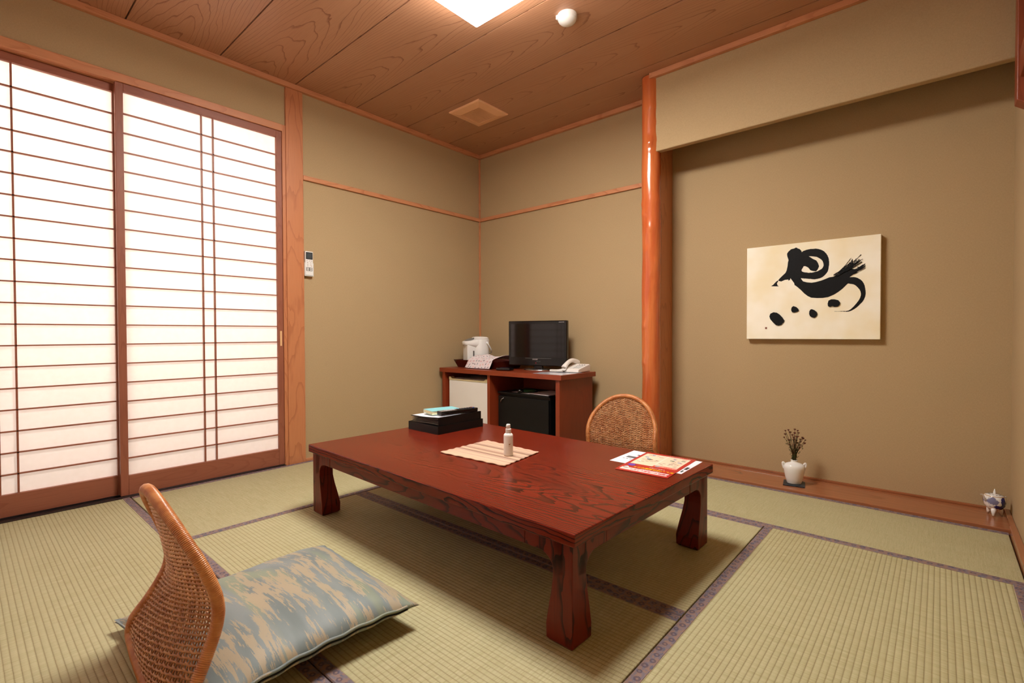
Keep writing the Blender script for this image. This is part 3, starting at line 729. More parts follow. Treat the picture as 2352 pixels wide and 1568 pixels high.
# black letter tray with folders
lt = thing('letter_tray', 'black letter tray holding folders on the far left of the low table', 'tray', (1.138, -1.413, TZ), math.radians(-1.0))
hx, hy, hh, th = 0.128, 0.163, 0.044, 0.003
bx(-hx, hx, -hy, hy, 0, 0.003).box(-hx, hx, -hy, -hy + th, 0.003, hh).box(-hx, hx, hy - th, hy, 0.003, hh).box(-hx, -hx + th, -hy + th, hy - th, 0.003, hh).box(hx - th, hx, -hy + th, hy - th, 0.003, hh).build('tray_body', BLACKB, lt, bevel=0.0006)
def folder(name, label, zb, hspine, cover_h, nleaf, loc, rot=0.0, grp='black folders in the letter tray'):
    t = thing(name, label, 'folder', loc, rot, grp); X, Y = 0.121, 0.154
    # spine block at +x, covers, drooping towards -x
    def cz(x, base): return base
    b = B(); n = 14
    def slab(z0f, z1f, x0, x1, nm, mat, yy=Y):
        bb = B(); vs = []
        for i in range(n + 1):
            x = x0 + (x1 - x0) * i / n
            for y in (-yy, yy): vs += [(x, y, z0f(x)), (x, y, z1f(x))]
        fs = []
        for i in range(n):
            a = i * 4; c_ = a + 4; fs += [(a, c_, c_ + 1, a + 1), (a + 2, a + 3, c_ + 3, c_ + 2), (a + 1, c_ + 1, c_ + 3, a + 3), (a, a + 2, c_ + 2, c_)]
        fs += [(0, 1, 3, 2), (n * 4, n * 4 + 2, n * 4 + 3, n * 4 + 1)]
        bb.add(vs, fs); bb.build(nm, mat, t, smooth=False)
    H = lambda x: hspine + (cover_h - hspine) * ((X - x) / (2 * X)) ** 1.3 - 0.004 * sin(PI * (X - x) / (2 * X))
    slab(lambda x: 0.0, lambda x: 0.0018, -X, X, 'lower_cover', BLACKB)
    slab(lambda x: H(x) - 0.0018, lambda x: H(x), -X, X, 'upper_cover', BLACKB)
    bx(X - 0.0025, X, -Y, Y, 0.0018, hspine - 0.0018).build('spine', BLACKB, t)
    for i in range(nleaf):
        f = (i + 1) / (nleaf + 1)
        slab(lambda x, f=f: 0.0018 + (H(x) - 0.004) * f + 0.0012 * sin(30 * x + i), lambda x, f=f: 0.0018 + (H(x) - 0.004) * f + 0.0008 + 0.0012 * sin(30 * x + i), -X + 0.004 + 0.003 * (i % 2), X - 0.003, 'plastic_sleeve', SLEEVE if i % 2 else SLEEVE2, Y - 0.004)
    return t, H
SLEEVE = plain('sleeve_grey', (92, 90, 88), 0.25); SLEEVE2 = plain('sleeve_white', (168, 162, 154), 0.3)
f1, H1 = folder('ring_folder', 'lower black folder inside the letter tray', 0, 0.036, 0.032, 4, (1.138, -1.413, TZ + 0.0034), math.radians(-1.0))
f2, H2 = folder('ring_folder', 'upper black folder with plastic sleeves, rising above the letter tray', 0, 0.047, 0.037, 5, (1.138, -1.413, TZ + 0.0400), math.radians(-1.0))
zt = TZ + 0.0400
o = B().grid(lambda u, v: Vector((-0.112 + 0.222 * u, -0.148 + 0.296 * v, H2(-0.112 + 0.222 * u) + 0.0012)), 14, 2).build('paper_sheet', PAPERW); m_ = o.modifiers.new('s', 'SOLIDIFY'); m_.thickness = 0.0006
o.location = (1.138, -1.413, zt); o.rotation_euler = (0, 0, math.radians(-1)); tag(o, 'white paper sheet lying on the upper black folder', 'paper')
# light blue book
bkz = zt + 0.0475
bk = thing('notebook', 'small light blue covered book with cream pages on the black folder stack', 'book', (1.130, -1.435, bkz), math.radians(-14))
X, Y, Hb = 0.055, 0.088, 0.020
AQ = plain('aqua_cover', (132, 200, 206), 0.4)
bx(-X, X, -Y, Y, 0, 0.0014).build('lower_cover', plain('pale_green_cover', (206, 232, 214), 0.5), bk, bevel=0.0004)
bx(-X, X, -Y, Y, Hb - 0.0014, Hb).build('upper_cover', AQ, bk, bevel=0.0004)
bx(-X, -X + 0.0016, -Y, Y, 0.0014, Hb - 0.0014).build('spine', plain('white_spine', (226, 236, 232), 0.4), bk)
bx(-X + 0.0018, X - 0.003, -Y + 0.003, Y - 0.003, 0.0015, Hb - 0.0015).build('pages', plain('cream_pages', (238, 228, 186), 0.8), bk)
# tv remote
rm = thing('remote_control', 'long black television remote control beside the light blue book', 'remote control', (1.226, -1.405, bkz + 0.0005), math.radians(-8))
B().prism([(-0.0225, 0.003), (-0.019, 0), (0.019, 0), (0.0225, 0.003), (0.0225, 0.012), (0.024, 0.016), (0.022, 0.022), (-0.022, 0.022), (-0.024, 0.016), (-0.0225, 0.012)], lambda p, q_, h: (p, h, q_), -0.120, 0.120).build('remote_body', BLACKG, rm, bevel=0.002)
lp = bx(-0.021, 0.021, -0.118, -0.02, 0.0221, 0.0238).build('lower_plate', plain('bronze_plate', (120, 108, 104), 0.3), rm, bevel=0.001)
b = B()
for i in range(4):
    for j in range(3): b.box(-0.015 + j * 0.0115, -0.007 + j * 0.0115, -0.085 + i * 0.016, -0.077 + i * 0.016, 0.0238, 0.0256)
b.build('keypad', plain('key_grey', (196, 196, 200), 0.4), lp, bevel=0.0006)
b = B()
for i in range(6):
    for j in range(3): b.box(-0.015 + j * 0.0115, -0.007 + j * 0.0115, 0.0 + i * 0.017, 0.007 + i * 0.017, 0.0221, 0.0240)
b.build('function_keys', plain('key_dark', (46, 48, 58), 0.4), rm, bevel=0.0006)
bx(-0.016, -0.008, 0.095, 0.101, 0.0221, 0.0245).build('power_button', REDLED, rm); bx(0.006, 0.014, 0.095, 0.101, 0.0221, 0.0245).build('blue_button', plain('key_blue', (60, 90, 200), 0.4), rm)

# ================================================================== TELEVISION CABINET
CX0, CX1, CY0, CY1, CT = 0.030, 1.290, -0.520, -0.078, 0.565
cb = thing('television_cabinet', 'open reddish wooden cabinet in the corner carrying the television', 'cabinet', (0.66, -0.30, 0)); off = cb.location
bx(CX0, CX1, CY0, CY1, 0.531, CT).build('cabinet_top', CAB, cb, bevel=0.0012, axis=0, off=off)
bx(0.050, 0.084, -0.505, -0.085, 0, 0.531).build('side_panel', CAB, cb, bevel=0.0008, axis=2, off=off)
bx(1.232, 1.266, -0.505, -0.085, 0, 0.531).build('side_panel', CAB, cb, bevel=0.0008, axis=2, off=off)
bx(0.576, 0.604, -0.503, -0.095, 0.04, 0.531).build('divider', CAB, cb, bevel=0.0008, axis=2, off=off)
bx(0.084, 1.232, -0.095, -0.085, 0.0, 0.531).build('back_panel', CABIN, cb, axis=0, off=off)
bx(0.084, 1.232, -0.500, -0.095, 0.0, 0.040).build('base_panel', CAB, cb, axis=0, off=off)
# small fridge
fr = thing('mini_fridge', 'small off-white refrigerator in the left bay of the cabinet', 'refrigerator', (0.335, -0.29, 0.0405)); off = fr.location
bx(0.112, 0.556, -0.440, -0.105, 0.0405, 0.480).build('fridge_body', FRIDGEW, fr, bevel=0.004, off=off)
fd = bx(0.110, 0.558, -0.482, -0.443, 0.048, 0.464).build('door', FRIDGEW, fr, bevel=0.004, off=off)
b = B().prism([(-0.224, 0), (0.224, 0), (0.224, 0.028), (0.206, 0.028), (0.186, 0.013), (-0.186, 0.013), (-0.206, 0.028), (-0.224, 0.028)], lambda p, q_, h: (0.334 + p, h, 0.4645 + q_), -0.484, -0.444)
b.build('door_handle', CREAM, fd, bevel=0.002, off=off, label='cream recessed grip along the top of the door')
# black safe box
sf = thing('black_chest', 'black box-shaped chest in the right bay of the cabinet', 'box', (0.90, -0.28, 0.0405)); off = sf.location
bx(0.640, 1.128, -0.425, -0.11, 0.0405, 0.392).build('chest_body', BLACKM, sf, bevel=0.004, off=off)
cd = bx(0.640, 1.128, -0.446, -0.427, 0.046, 0.372).build('chest_door', BLACKM, sf, bevel=0.003, off=off)
bx(0.636, 1.132, -0.448, -0.108, 0.3922, 0.402).build('chest_lid', BLACKM, sf, bevel=0.002, off=off)
B().tube([(0.672, -0.4485, 0.318), (0.678, -0.458, 0.334), (0.690, -0.462, 0.349), (0.706, -0.4485, 0.358)], 0.0035, 8).build('handle', SILVER, cd, smooth=True, off=off, label='curved shiny metal handle')
for (cs, lab) in ((((0.74, -0.40), (0.93, -0.43), (0.96, -0.28), (0.78, -0.24)), 'left white leaflet lying on the black chest in the cabinet'), (((0.915, -0.420), (1.118, -0.440), (1.126, -0.20), (0.95, -0.18)), 'right white leaflet stack lying on the black chest in the cabinet')):
    c_ = (sum(x for x, y in cs) / 4, sum(y for x, y in cs) / 4); zb = 0.4022 if 'left' in lab[:4] else 0.4045
    b = B().add([(x, y, zb) for x, y in cs] + [(x, y, zb + (0.0015 if 'left' in lab[:4] else 0.004)) for x, y in cs], [(3, 2, 1, 0), (4, 5, 6, 7), (0, 1, 5, 4), (1, 2, 6, 5), (2, 3, 7, 6), (3, 0, 4, 7)])
    o = b.build('leaflet', PAPERW, None, off=(c_[0], c_[1], zb)); o.location = (c_[0], c_[1], zb); tag(o, lab, 'leaflet', 'leaflets on the black chest')
tc = thing('flashlight', 'dark green and black flashlight lying on the leaflets in the cabinet', 'flashlight', (0.905, -0.385, 0.4210), math.radians(52)); Mx = Matrix.Rotation(PI / 2, 4, 'Y')
B().lathe([(0, -0.05), (0.012, -0.05), (0.0135, -0.046), (0.0135, 0.035), (0.012, 0.038)], 20, M=Mx).build('barrel', GREEN, tc, smooth=True)
B().lathe([(0.0125, -0.09), (0.0145, -0.088), (0.0145, -0.060), (0.012, -0.0505), (0, -0.0505)], 20, M=Mx).build('head', BLACKG, tc, smooth=True)
B().lathe([(0, 0.039), (0.0128, 0.039), (0.0128, 0.058), (0.010, 0.062), (0, 0.062)], 20, M=Mx).build('tail_cap', BLACKG, tc, smooth=True)

# ------------------------------------------------------------------ tray with kettle and covering cloth
ty = thing('serving_tray', 'dark red lacquer tray with flared sides on the cabinet top', 'tray', (0.340, -0.245, CT))
LAC = Mat('tray_lacquer', (62, 12, 12), 0.22, Coat_Weight=0.4).m
def ring(hx, hy, z): return [(-hx, -hy, z), (hx, -hy, z), (hx, hy, z), (-hx, hy, z)]
vs = ring(0.236, 0.130, 0.0) + ring(0.263, 0.158, 0.066) + ring(0.256, 0.151, 0.066) + ring(0.231, 0.125, 0.006)
fs = [(3, 2, 1, 0), (12, 13, 14, 15)]
for a in (0, 4, 8): fs += [(a + k, a + (k + 1) % 4, a + 4 + (k + 1) % 4, a + 4 + k) for k in range(4)]
B().add(vs, fs).build('tray_body', LAC, ty, bevel=0.0015)
# kettle (electric hot water pot); local +x is the spout direction
kt = thing('hot_water_pot', 'white electric hot water pot with carrying handle on the lacquer tray', 'electric pot', (0.222, -0.243, CT + 0.0065), math.radians(-112))
def foot(xn, xb, hy, n=2.6, seg=40):
    pts = []
    for k in range(seg):
        a = 2 * PI * k / seg; c_, s_ = cos(a), sin(a); x = (abs(c_) ** (2 / n)) * (xn if c_ > 0 else xb) * (1 if c_ > 0 else -1); y = (abs(s_) ** (2 / n)) * hy * (1 if s_ > 0 else -1); pts.append((x, y))
    return pts
def loft(name, secs, mat, par, smooth=True, **kw):
    b = B(); vs = []; n = len(secs[0][1])
    for z, pts in secs: vs += [(x, y, z) for x, y in pts]
    fs = [tuple(range(n - 1, -1, -1)), tuple((len(secs) - 1) * n + k for k in range(n))]
    for i in range(len(secs) - 1): fs += [(i * n + k, i * n + (k + 1) % n, (i + 1) * n + (k + 1) % n, (i + 1) * n + k) for k in range(n)]
    b.add(vs, fs); o = b.build(name, mat, par, smooth=smooth, **kw); return o
loft('pot_body', [(0, foot(0.060, 0.085, 0.080, 2)), (0.004, foot(0.064, 0.090, 0.085, 2)), (0.12, foot(0.064, 0.092, 0.087, 2)), (0.226, foot(0.064, 0.092, 0.087, 2)), (0.234, foot(0.060, 0.088, 0.083, 2))], WHITE, kt)
bx(0.0, 0.124, -0.056, 0.056, 0.0, 0.190).build('front_column', WHITE, kt, bevel=0.014, seg=4)
loft('spout_head', [(0.160, foot(0.086, 0.03, 0.060, 2.6)), (0.172, foot(0.108, 0.04, 0.068, 2.6)), (0.182, foot(0.138, 0.05, 0.074, 2.6)), (0.188, foot(0.143, 0.05, 0.076, 2.6)), (0.210, foot(0.144, 0.05, 0.078, 2.6)), (0.216, foot(0.138, 0.05, 0.074, 2.6)), (0.230, foot(0.075, 0.05, 0.072, 2.2))], WHITE, kt)
loft('lid', [(0.2345, foot(0.060, 0.089, 0.083, 2)), (0.244, foot(0.058, 0.086, 0.080, 2)), (0.252, foot(0.045, 0.070, 0.062, 2)), (0.256, foot(0.02, 0.035, 0.03, 2))], WHITE, kt)
b = B(); vs = []
for k in range(24): a = 2 * PI * k / 24; vs.append((0.088 + 0.044 * cos(a), 0.050 * sin(a), 0.2325 - 0.36 * (0.044 * cos(a))))
vs2 = [(x, y, z - 0.012) for x, y, z in vs]
b.add(vs + vs2, [tuple(range(24)), tuple(range(47, 23, -1))] + [(k, (k + 1) % 24, (k + 1) % 24 + 24, k + 24) for k in range(24)]).build('control_panel', GREYP, kt, label='grey control panel above the spout')
B().lathe([(0.010, 0.150), (0.010, 0.168), (0, 0.169)], 16, c=(0.120, 0, 0.016)).build('spout', WHITE, kt, smooth=True)
wg = bx(0.062, 0.074, 0.0555, 0.0572, 0.045, 0.135).build('water_gauge', plain('gauge_dark', (84, 78, 74), 0.3), kt, bevel=0.0008)
bx(0.064, 0.072, 0.0568, 0.0576, 0.050, 0.080).build('gauge_tube', plain('gauge_light', (170, 164, 156), 0.2), wg)
hp = []
for i in range(21):
    a = PI * i / 20; hp.append((-0.045 - 0.066 * sin(a), 0.088 * cos(a), 0.200 - 0.088 * sin(a)))
B().tube(hp, 0.0052, 10).build('carrying_handle', WHITE, kt, smooth=True)
for s in (-1, 1): B().lathe([(0, 0), (0.011, 0), (0.011, 0.006), (0.008, 0.009), (0, 0.009)], 18, M=Matrix.Translation((-0.045, s * 0.079, 0.200)) @ Matrix.Rotation(-s * PI / 2, 4, 'X')).build('handle_pivot', WHITE, kt, smooth=True)
# cloth
def mk_cloth():
    M = Mat('printed_cloth', (226, 214, 214), 0.8); o = M.coord(); x, y, z = M.xyz(M.coord('UV'))
    vec = M.vec(x * 30, y * 30, 0.0); n = M.nt.nodes.new('ShaderNodeTexVoronoi'); M.nt.links.new(vec, n.inputs['Vector']); n.inputs['Scale'].default_value = 1.0; n.inputs['Randomness'].default_value = 0.45
    cr, cg, cb_ = [V(M.nt, s) for s in (lambda nn: (M.nt.links.new(n.outputs['Color'], nn.inputs[0]), nn.outputs)[1])(M.nt.nodes.new('ShaderNodeSeparateColor'))]
    pos = n.outputs['Position']; px_, py_, _ = M.xyz(pos); dx = x * 30 - px_; dy = y * 30 - py_
    a = cr * 6.283; ca = (a + 1.5708).sin(); sa = a.sin(); rx = dx * ca + dy * sa; ry = dy * ca - dx * sa
    leaf = ((rx * rx * 9 + ry * ry * 50)).lt(1.0) * ((ry.abs()).gt(0.012))
    c = M.mix(cg.gt(0.5), (206, 132, 140), (84, 116, 118)); c = M.mix(cb_.gt(0.72), c, (70, 60, 74)); c = M.mix(cb_.lt(0.2), c, (226, 160, 150))
    base = M.mix(M.noise(o, 20, 2), (230, 218, 218), (220, 208, 210)); c = M.mix(leaf * 0.85, base, c); M.color(c); return M.m
cw, cdp = 0.30, 0.36
def cloth(u, v):
    # u across (x), v from front hem (0) back over the tray (1)
    s = v * 0.46; x = (u - 0.5) * 0.275 + 0.02 * v
    if s < 0.085: t_ = s / 0.085; y = -0.176 - 0.026 * (1 - t_) ** 1.4 * (1 + 0.2 * sin(5 * u)); z = 0.004 + 0.068 * t_; x += -0.014 * (1 - t_)
    else:
        t_ = (s - 0.085) / 0.375; y = -0.176 + 0.26 * t_; z = 0.0725 + 0.034 * sin(PI * min(1, t_ * 1.15)) ** 0.8 * (0.75 + 0.25 * sin(7 * u + 1)) + 0.0035 * sin(16 * u + 9 * t_) * sin(PI * t_) 
        x += 0.055 * t_ + 0.02 * t_ * (u)
        z += 0.010 * math.exp(-((u - 0.3) / 0.15) ** 2 - ((t_ - 0.5) / 0.2) ** 2)
    z = max(z, 0.003)
    return Vector((x, y, z))
o = B().grid(cloth, 50, 60).build('tea_towel', mk_cloth(), smooth=True); m_ = o.modifiers.new('s', 'SOLIDIFY'); m_.thickness = 0.0018; m_.offset = 1
uv = o.data.uv_layers.new(name='UVMap')
for p in o.data.polygons:
    for li in p.loop_indices: k = o.data.loops[li].vertex_index; uv.data[li].uv = ((k % 51) / 50 * cw, (k // 51) / 60 * 0.46)
o.location = (0.415, -0.245, CT + 0.001); tag(o, 'pale cloth printed with small leaves and hearts draped over the lacquer tray', 'cloth')
# ------------------------------------------------------------------ television
tv = thing('television', 'black flat-screen television standing on the wooden cabinet', 'television', (0.855, -0.215, CT), math.radians(14))
HWD = 0.248
B().prism([(-HWD, 0), (HWD, 0), (HWD, 0.335), (-HWD, 0.335)], lambda p, q_, h: (p, h, 0.034 + q_ * 0.351 / 0.335), -0.028, 0.012).build('bezel', BLACKG, tv, bevel=0.006, seg=3)
B().prism([(-HWD + 0.03, 0.03), (HWD - 0.03, 0.03), (HWD - 0.03, 0.30), (-HWD + 0.03, 0.30)], lambda p, q_, h: (p, h, 0.050 + q_), 0.0125, 0.050).build('rear_housing', BLACKM, tv, bevel=0.012)
bx(-HWD + 0.022, HWD - 0.022, -0.0290, -0.0282, 0.100, 0.362).build('screen', SCREEN, tv)
bx(-0.10, 0.12, -0.0292, -0.0283, 0.0925, 0.0938).build('trim_line', GREYP, tv)
Mt = Matrix.Rotation(PI / 2, 4, 'X')
text('SHARP', 0.0125, SILVER, 'brand_lettering', tv, Matrix.Translation((-0.015, -0.0289, 0.084)) @ Mt, sx=1.2, bold=0.0005)
text('AQUOS', 0.009, SILVER, 'series_lettering', tv, Matrix.Translation((0.205, -0.0289, 0.372)) @ Mt, sx=1.4, bold=0.0003)
bx(-0.012, -0.005, -0.0295, -0.0283, 0.054, 0.059).build('power_light', REDLED, tv, label='small red standby light')
B().box(0.012, 0.016, -0.0292, -0.0283, 0.068, 0.070).box(0.020, 0.030, -0.0292, -0.0283, 0.068, 0.0695).box(-0.004, 0.008, -0.0292, -0.0283, 0.068, 0.0698).build('indicator_marks', GREYP, tv)
bx(-0.035, 0.035, -0.010, 0.020, 0.012, 0.036).build('stand_neck', BLACKG, tv, bevel=0.004)
B().lathe([(0, 0.0), (0.118, 0.0), (0.120, 0.004), (0.112, 0.010), (0.04, 0.014), (0, 0.014)], 48, sx=1.0, sy=0.75).build('stand_base', SILVER, tv, smooth=True, label='oval silver foot plate')
dv = thing('set_top_device', 'small glossy black device on the cabinet, left of the television foot', 'electronic device', (0.690, -0.415, CT), math.radians(12))
bx(-0.070, 0.055, -0.035, 0.035, 0.002, 0.022).build('device_body', BLACKG, dv, bevel=0.007, seg=3)
bx(-0.04, 0.03, -0.020, 0.018, 0.0221, 0.0235).build('blue_reflection', plain('reflection_blue_black', (24, 34, 56), 0.15), dv, bevel=0.0004)  # blue reflection on the glossy top, painted as a thin coloured plate

# ------------------------------------------------------------------ telephone, sheet below it
o = B().box(1.02, 1.275, -0.500, -0.235, CT + 0.0002, CT + 0.0010).build('clear_mat', Mat('glossy_sheet', (206, 206, 214), 0.12).m, None, off=(1.15, -0.37, CT)); o.location = (1.15, -0.37, CT)
tag(o, 'glossy pale information sheet under the telephone on the cabinet', 'paper')
PHW = varied('phone_ivory', (236, 230, 224), (230, 224, 216), 6, 0.3)
tp = thing('telephone', 'white push-button desk telephone on the right end of the cabinet', 'telephone', (1.196, -0.192, CT + 0.0012), math.radians(3))
# base: front low, back high; local -y faces the viewer, handset on the left
B().prism([(-0.088, 0.002), (0.088, 0.002), (0.088, 0.050), (0.070, 0.056), (-0.078, 0.026), (-0.088, 0.022)], lambda p, q_, h: (h, p, q_), -0.068, 0.068).build('phone_base', PHW, tp, bevel=0.005, seg=3)
b = B(); sl = math.atan2(0.030, 0.148); Mk = Matrix.Translation((0, -0.078, 0.0262)) @ Matrix.Rotation(sl, 4, 'X')
for i in range(4):
    for j in range(3): b.box(0.000 + j * 0.021, 0.014 + j * 0.021, 0.022 + i * 0.021, 0.034 + i * 0.021, 0.0, 0.0035, M=Mk)
b.build('keypad', plain('phone_keys', (206, 206, 204), 0.4), tp, bevel=0.001)
b = B()
for j in range(3): b.box(0.002 + j * 0.021, 0.012 + j * 0.021, 0.112, 0.118, 0.0, 0.003, M=Mk)
b.build('function_keys', GREYP, tp)
hs = []
for i in range(25):
    t_ = i / 24; y = -0.098 + 0.190 * t_; z = 0.036 + 0.030 * t_ + 0.030 * sin(PI * t_) ; hs.append((-0.048, y, z))
B().tube([(-0.048, -0.094, 0.034)] + hs + [(-0.048, 0.095, 0.056)], lambda i: 0.0155 + 0.006 * (abs(i / 26 - 0.5) * 2) ** 3, 16).build('handset', PHW, tp, smooth=True)
cp = []
# coiled cord in a bundle running to the left
bp = [(-0.048, -0.100, 0.022), (-0.065, -0.106, 0.018), (-0.10, -0.100, 0.012), (-0.135, -0.092, 0.010), (-0.16, -0.100, 0.010), (-0.150, -0.118, 0.010), (-0.115, -0.122, 0.010), (-0.080, -0.118, 0.011), (-0.055, -0.110, 0.012)]
for i in range(1100):
    t_ = i / 1099; p = cat(bp, t_); d = (cat(bp, min(1, t_ + 0.01)) - cat(bp, max(0, t_ - 0.01))).normalized(); s1 = Vector((0, 0, 1)).cross(d).normalized(); s2 = d.cross(s1); a = t_ * 2 * PI * 70
    cp.append(p + (s1 * cos(a) + s2 * sin(a)) * 0.0065)
B().tube(cp, 0.0017, 5).build('coiled_cord', PHW, tp, smooth=True)

# ------------------------------------------------------------------ dark red bin beside the cabinet
bn = thing('waste_bin', 'dark red wooden bin on the floor between cabinet and rattan chair', 'bin', (1.560, -0.352, 0.001))
b = B()
for a in ((-0.10, 0.10, -0.10, 0.10, 0, 0.008), (-0.10, 0.10, -0.10, -0.092, 0.008, 0.279), (-0.10, 0.10, 0.092, 0.10, 0.008, 0.279), (-0.10, -0.092, -0.092, 0.092, 0.008, 0.279), (0.092, 0.10, -0.092, 0.092, 0.008, 0.279)): b.box(*a)
b.build('bin_body', BINW, bn, bevel=0.002)
bx(-0.104, 0.104, -0.104, -0.100, 0.262, 0.279).box(-0.104, 0.104, 0.100, 0.104, 0.262, 0.279).box(-0.104, -0.100, -0.1, 0.1, 0.262, 0.279).box(0.100, 0.104, -0.1, 0.1, 0.262, 0.279).build('bin_rim', BINW, bn, bevel=0.001)

# ================================================================== CALLIGRAPHY PANEL
x0, x1, z0, z1, yf = 2.330, 2.983, 0.814, 1.364, -0.036
cv_ = thing('calligraphy_panel', 'cream canvas with bold black brush calligraphy hanging in the alcove', 'picture', ((x0 + x1) / 2, yf / 2, z0)); off = cv_.location
bx(x0, x1, yf, -0.001, z0, z1).build('canvas', CANVAS, cv_, bevel=0.0015, off=off)
# picture traced strokes: plane coordinates from a photo of the panel through a homography
src = np.array([(270, 350), (1773, 178), (1780, 1362), (282, 1362)], float); dst = np.array([(0, 1), (1, 1), (1, 0), (0, 0)], float)
A_ = []
for (x, y), (u, v) in zip(src, dst): A_ += [[x, y, 1, 0, 0, 0, -u * x, -u * y], [0, 0, 0, x, y, 1, -v * x, -v * y]]
hm = np.linalg.solve(np.array(A_), dst.reshape(-1)); hm = np.append(hm, 1).reshape(3, 3)
def cv(x, y):
    q_ = hm @ np.array([x, y, 1.0]); u, v = q_[0] / q_[2], q_[1] / q_[2]; return (x0 + (x1 - x0) * u, z0 + (z1 - z0) * v)
lay = [0]
def poly_stroke(name, pts):
    lay[0] += 1; yy = yf - 0.0002 - 0.00006 * lay[0]; P = [cv(*p) for p in pts]
    me_ = B().prism(P, lambda p, q_, h: (p, h, q_), yy, yf - 0.00001); return me_.build(name, INK, cv_, off=off)
def ribbon(name, path, rough=2.0, seed=1, closed=False):
    r = random.Random(seed); n = len(path) - 1; Lp, Rp = [], []
    N = n * 9
    P3 = [(x, y, w_) for x, y, w_ in path]
    for i in range(N + 1):
        p = cat(P3, i / N); a = cat(P3, max(0, i / N - 0.01)); c_ = cat(P3, min(1, i / N + 0.01)); d = Vector((c_.x - a.x, c_.y - a.y)).normalized(); nn = Vector((-d.y, d.x)); w_ = max(1.0, p.z)
        Lp.append((p.x + nn.x * w_ + r.uniform(-rough, rough), p.y + nn.y * w_ + r.uniform(-rough, rough))); Rp.append((p.x - nn.x * w_ + r.uniform(-rough, rough), p.y - nn.y * w_ + r.uniform(-rough, rough)))
    lay[0] += 1; yy = yf - 0.0002 - 0.00006 * lay[0]; vs = []; 
    for a, c_ in zip(Lp, Rp):
        for p in (a, c_): X_, Z_ = cv(*p); vs.append((X_, yy, Z_))
    fs = [(2 * i, 2 * i + 1, 2 * i + 3, 2 * i + 2) for i in range(N)]
    return B().add(vs, fs).build(name, INK, cv_, off=off)
poly_stroke('brush_stroke', [(722, 432), (720, 405), (735, 382), (765, 355), (800, 347), (815, 337), (830, 338), (838, 346), (860, 352), (880, 372), (886, 398), (900, 392), (945, 376), (960, 400), (940, 450), (900, 480), (890, 560), (885, 600), (900, 640), (880, 680), (895, 712), (930, 726), (900, 760), (860, 790), (825, 765), (810, 758), (815, 748), (770, 690), (762, 680), (758, 700), (735, 708), (740, 695), (700, 700), (660, 718), (632, 712), (625, 706), (640, 685), (670, 655), (705, 622), (718, 595), (728, 545), (732, 500), (738, 480), (732, 460)])
poly_stroke('brush_stroke', [(545, 772), (570, 755), (600, 722), (622, 704), (625, 722), (612, 735), (618, 760), (634, 773)])
ribbon('brush_stroke', [(890, 425, 34), (930, 402, 36), (1000, 392, 42), (1070, 398, 46), (1120, 425, 46), (1152, 470, 38), (1163, 530, 30), (1145, 590, 36), (1095, 632, 42), (1035, 650, 40), (970, 652, 34), (900, 645, 36), (860, 630, 40)], 1.5, 4)
poly_stroke('brush_stroke', [(870, 430), (960, 430), (1010, 462), (1050, 480), (1070, 510), (1082, 545), (1068, 580), (1050, 602), (1010, 598), (985, 590), (960, 560), (930, 545), (910, 545), (890, 580), (870, 560)])
poly_stroke('brush_stroke', [(885, 690), (905, 715), (950, 726), (1000, 730), (1050, 722), (1110, 705), (1160, 685), (1200, 668), (1240, 662), (1275, 650), (1330, 625), (1380, 600), (1420, 580), (1450, 570), (1478, 575), (1500, 590), (1490, 615), (1460, 640), (1430, 662), (1425, 700), (1410, 735), (1385, 760), (1350, 795), (1305, 830), (1255, 862), (1190, 890), (1130, 900), (1070, 902), (1000, 898), (960, 880), (920, 850), (885, 815), (850, 785), (810, 755), (800, 715), (820, 690)])
ribbon('brush_stroke', [(1400, 705, 32), (1440, 703, 38), (1500, 712, 42), (1548, 750, 42), (1577, 810, 30), (1582, 860, 26), (1568, 910, 24), (1530, 960, 19), (1480, 1010, 14), (1420, 1045, 6), (1350, 1048, 2), (1260, 1050, 1)], 1.2, 5)
r = random.Random(21)
for k in range(80):       # dry-brush streaks of the sweep to the upper right
    f = r.random(); a = (1190 + 230 * f + r.uniform(-40, 40), 690 - 60 * f + r.uniform(-20, 12)); side = r.random()
    if r.random() < 0.62: e = (1560 + r.uniform(-120, 24), 430 + r.uniform(-20, 60) + 0.2 * side); s0 = (1230 + 260 * f, 668 - 150 * f + r.uniform(-16, 20))
    else: e = (1625 + r.uniform(-60, 10), 500 + r.uniform(-6, 40)); s0 = (1410 + 120 * f, 640 - 80 * f + r.uniform(-18, 26))
    dx, dy = e[0] - s0[0], e[1] - s0[1]; t0 = r.uniform(-0.1, 0.3); t1 = min(1.0, t0 + r.uniform(0.3, 0.9)); P = []
    for i in range(5):
        t_ = t0 + (t1 - t0) * i / 4; P.append((s0[0] + dx * t_, s0[1] + dy * t_ + 14 * sin(PI * t_), r.uniform(1.5, 6.5) * (1 - 0.3 * t_)))
    ribbon('dry_brush_streak', P, 1.2, k)
poly_stroke('ink_dot', [(535, 1110), (545, 1080), (580, 1063), (615, 1067), (645, 1085), (680, 1120), (703, 1155), (696, 1178), (684, 1184), (670, 1204), (640, 1212), (610, 1206), (580, 1180), (560, 1158), (545, 1140)])
poly_stroke('ink_dot', [(778, 1028), (785, 1005), (803, 993), (835, 1003), (858, 1025), (863, 1045), (845, 1056), (815, 1066), (790, 1062), (780, 1045)])
poly_stroke('ink_dot', [(982, 1050), (995, 1030), (1010, 1026), (1040, 1038), (1064, 1058), (1071, 1085), (1060, 1108), (1040, 1122), (1012, 1118), (990, 1105), (980, 1080)])
poly_stroke('ink_dot', [(1186, 965), (1195, 930), (1225, 915), (1265, 915), (1305, 925), (1325, 950), (1322, 975), (1300, 995), (1265, 1000), (1240, 990), (1210, 1002), (1190, 992)])
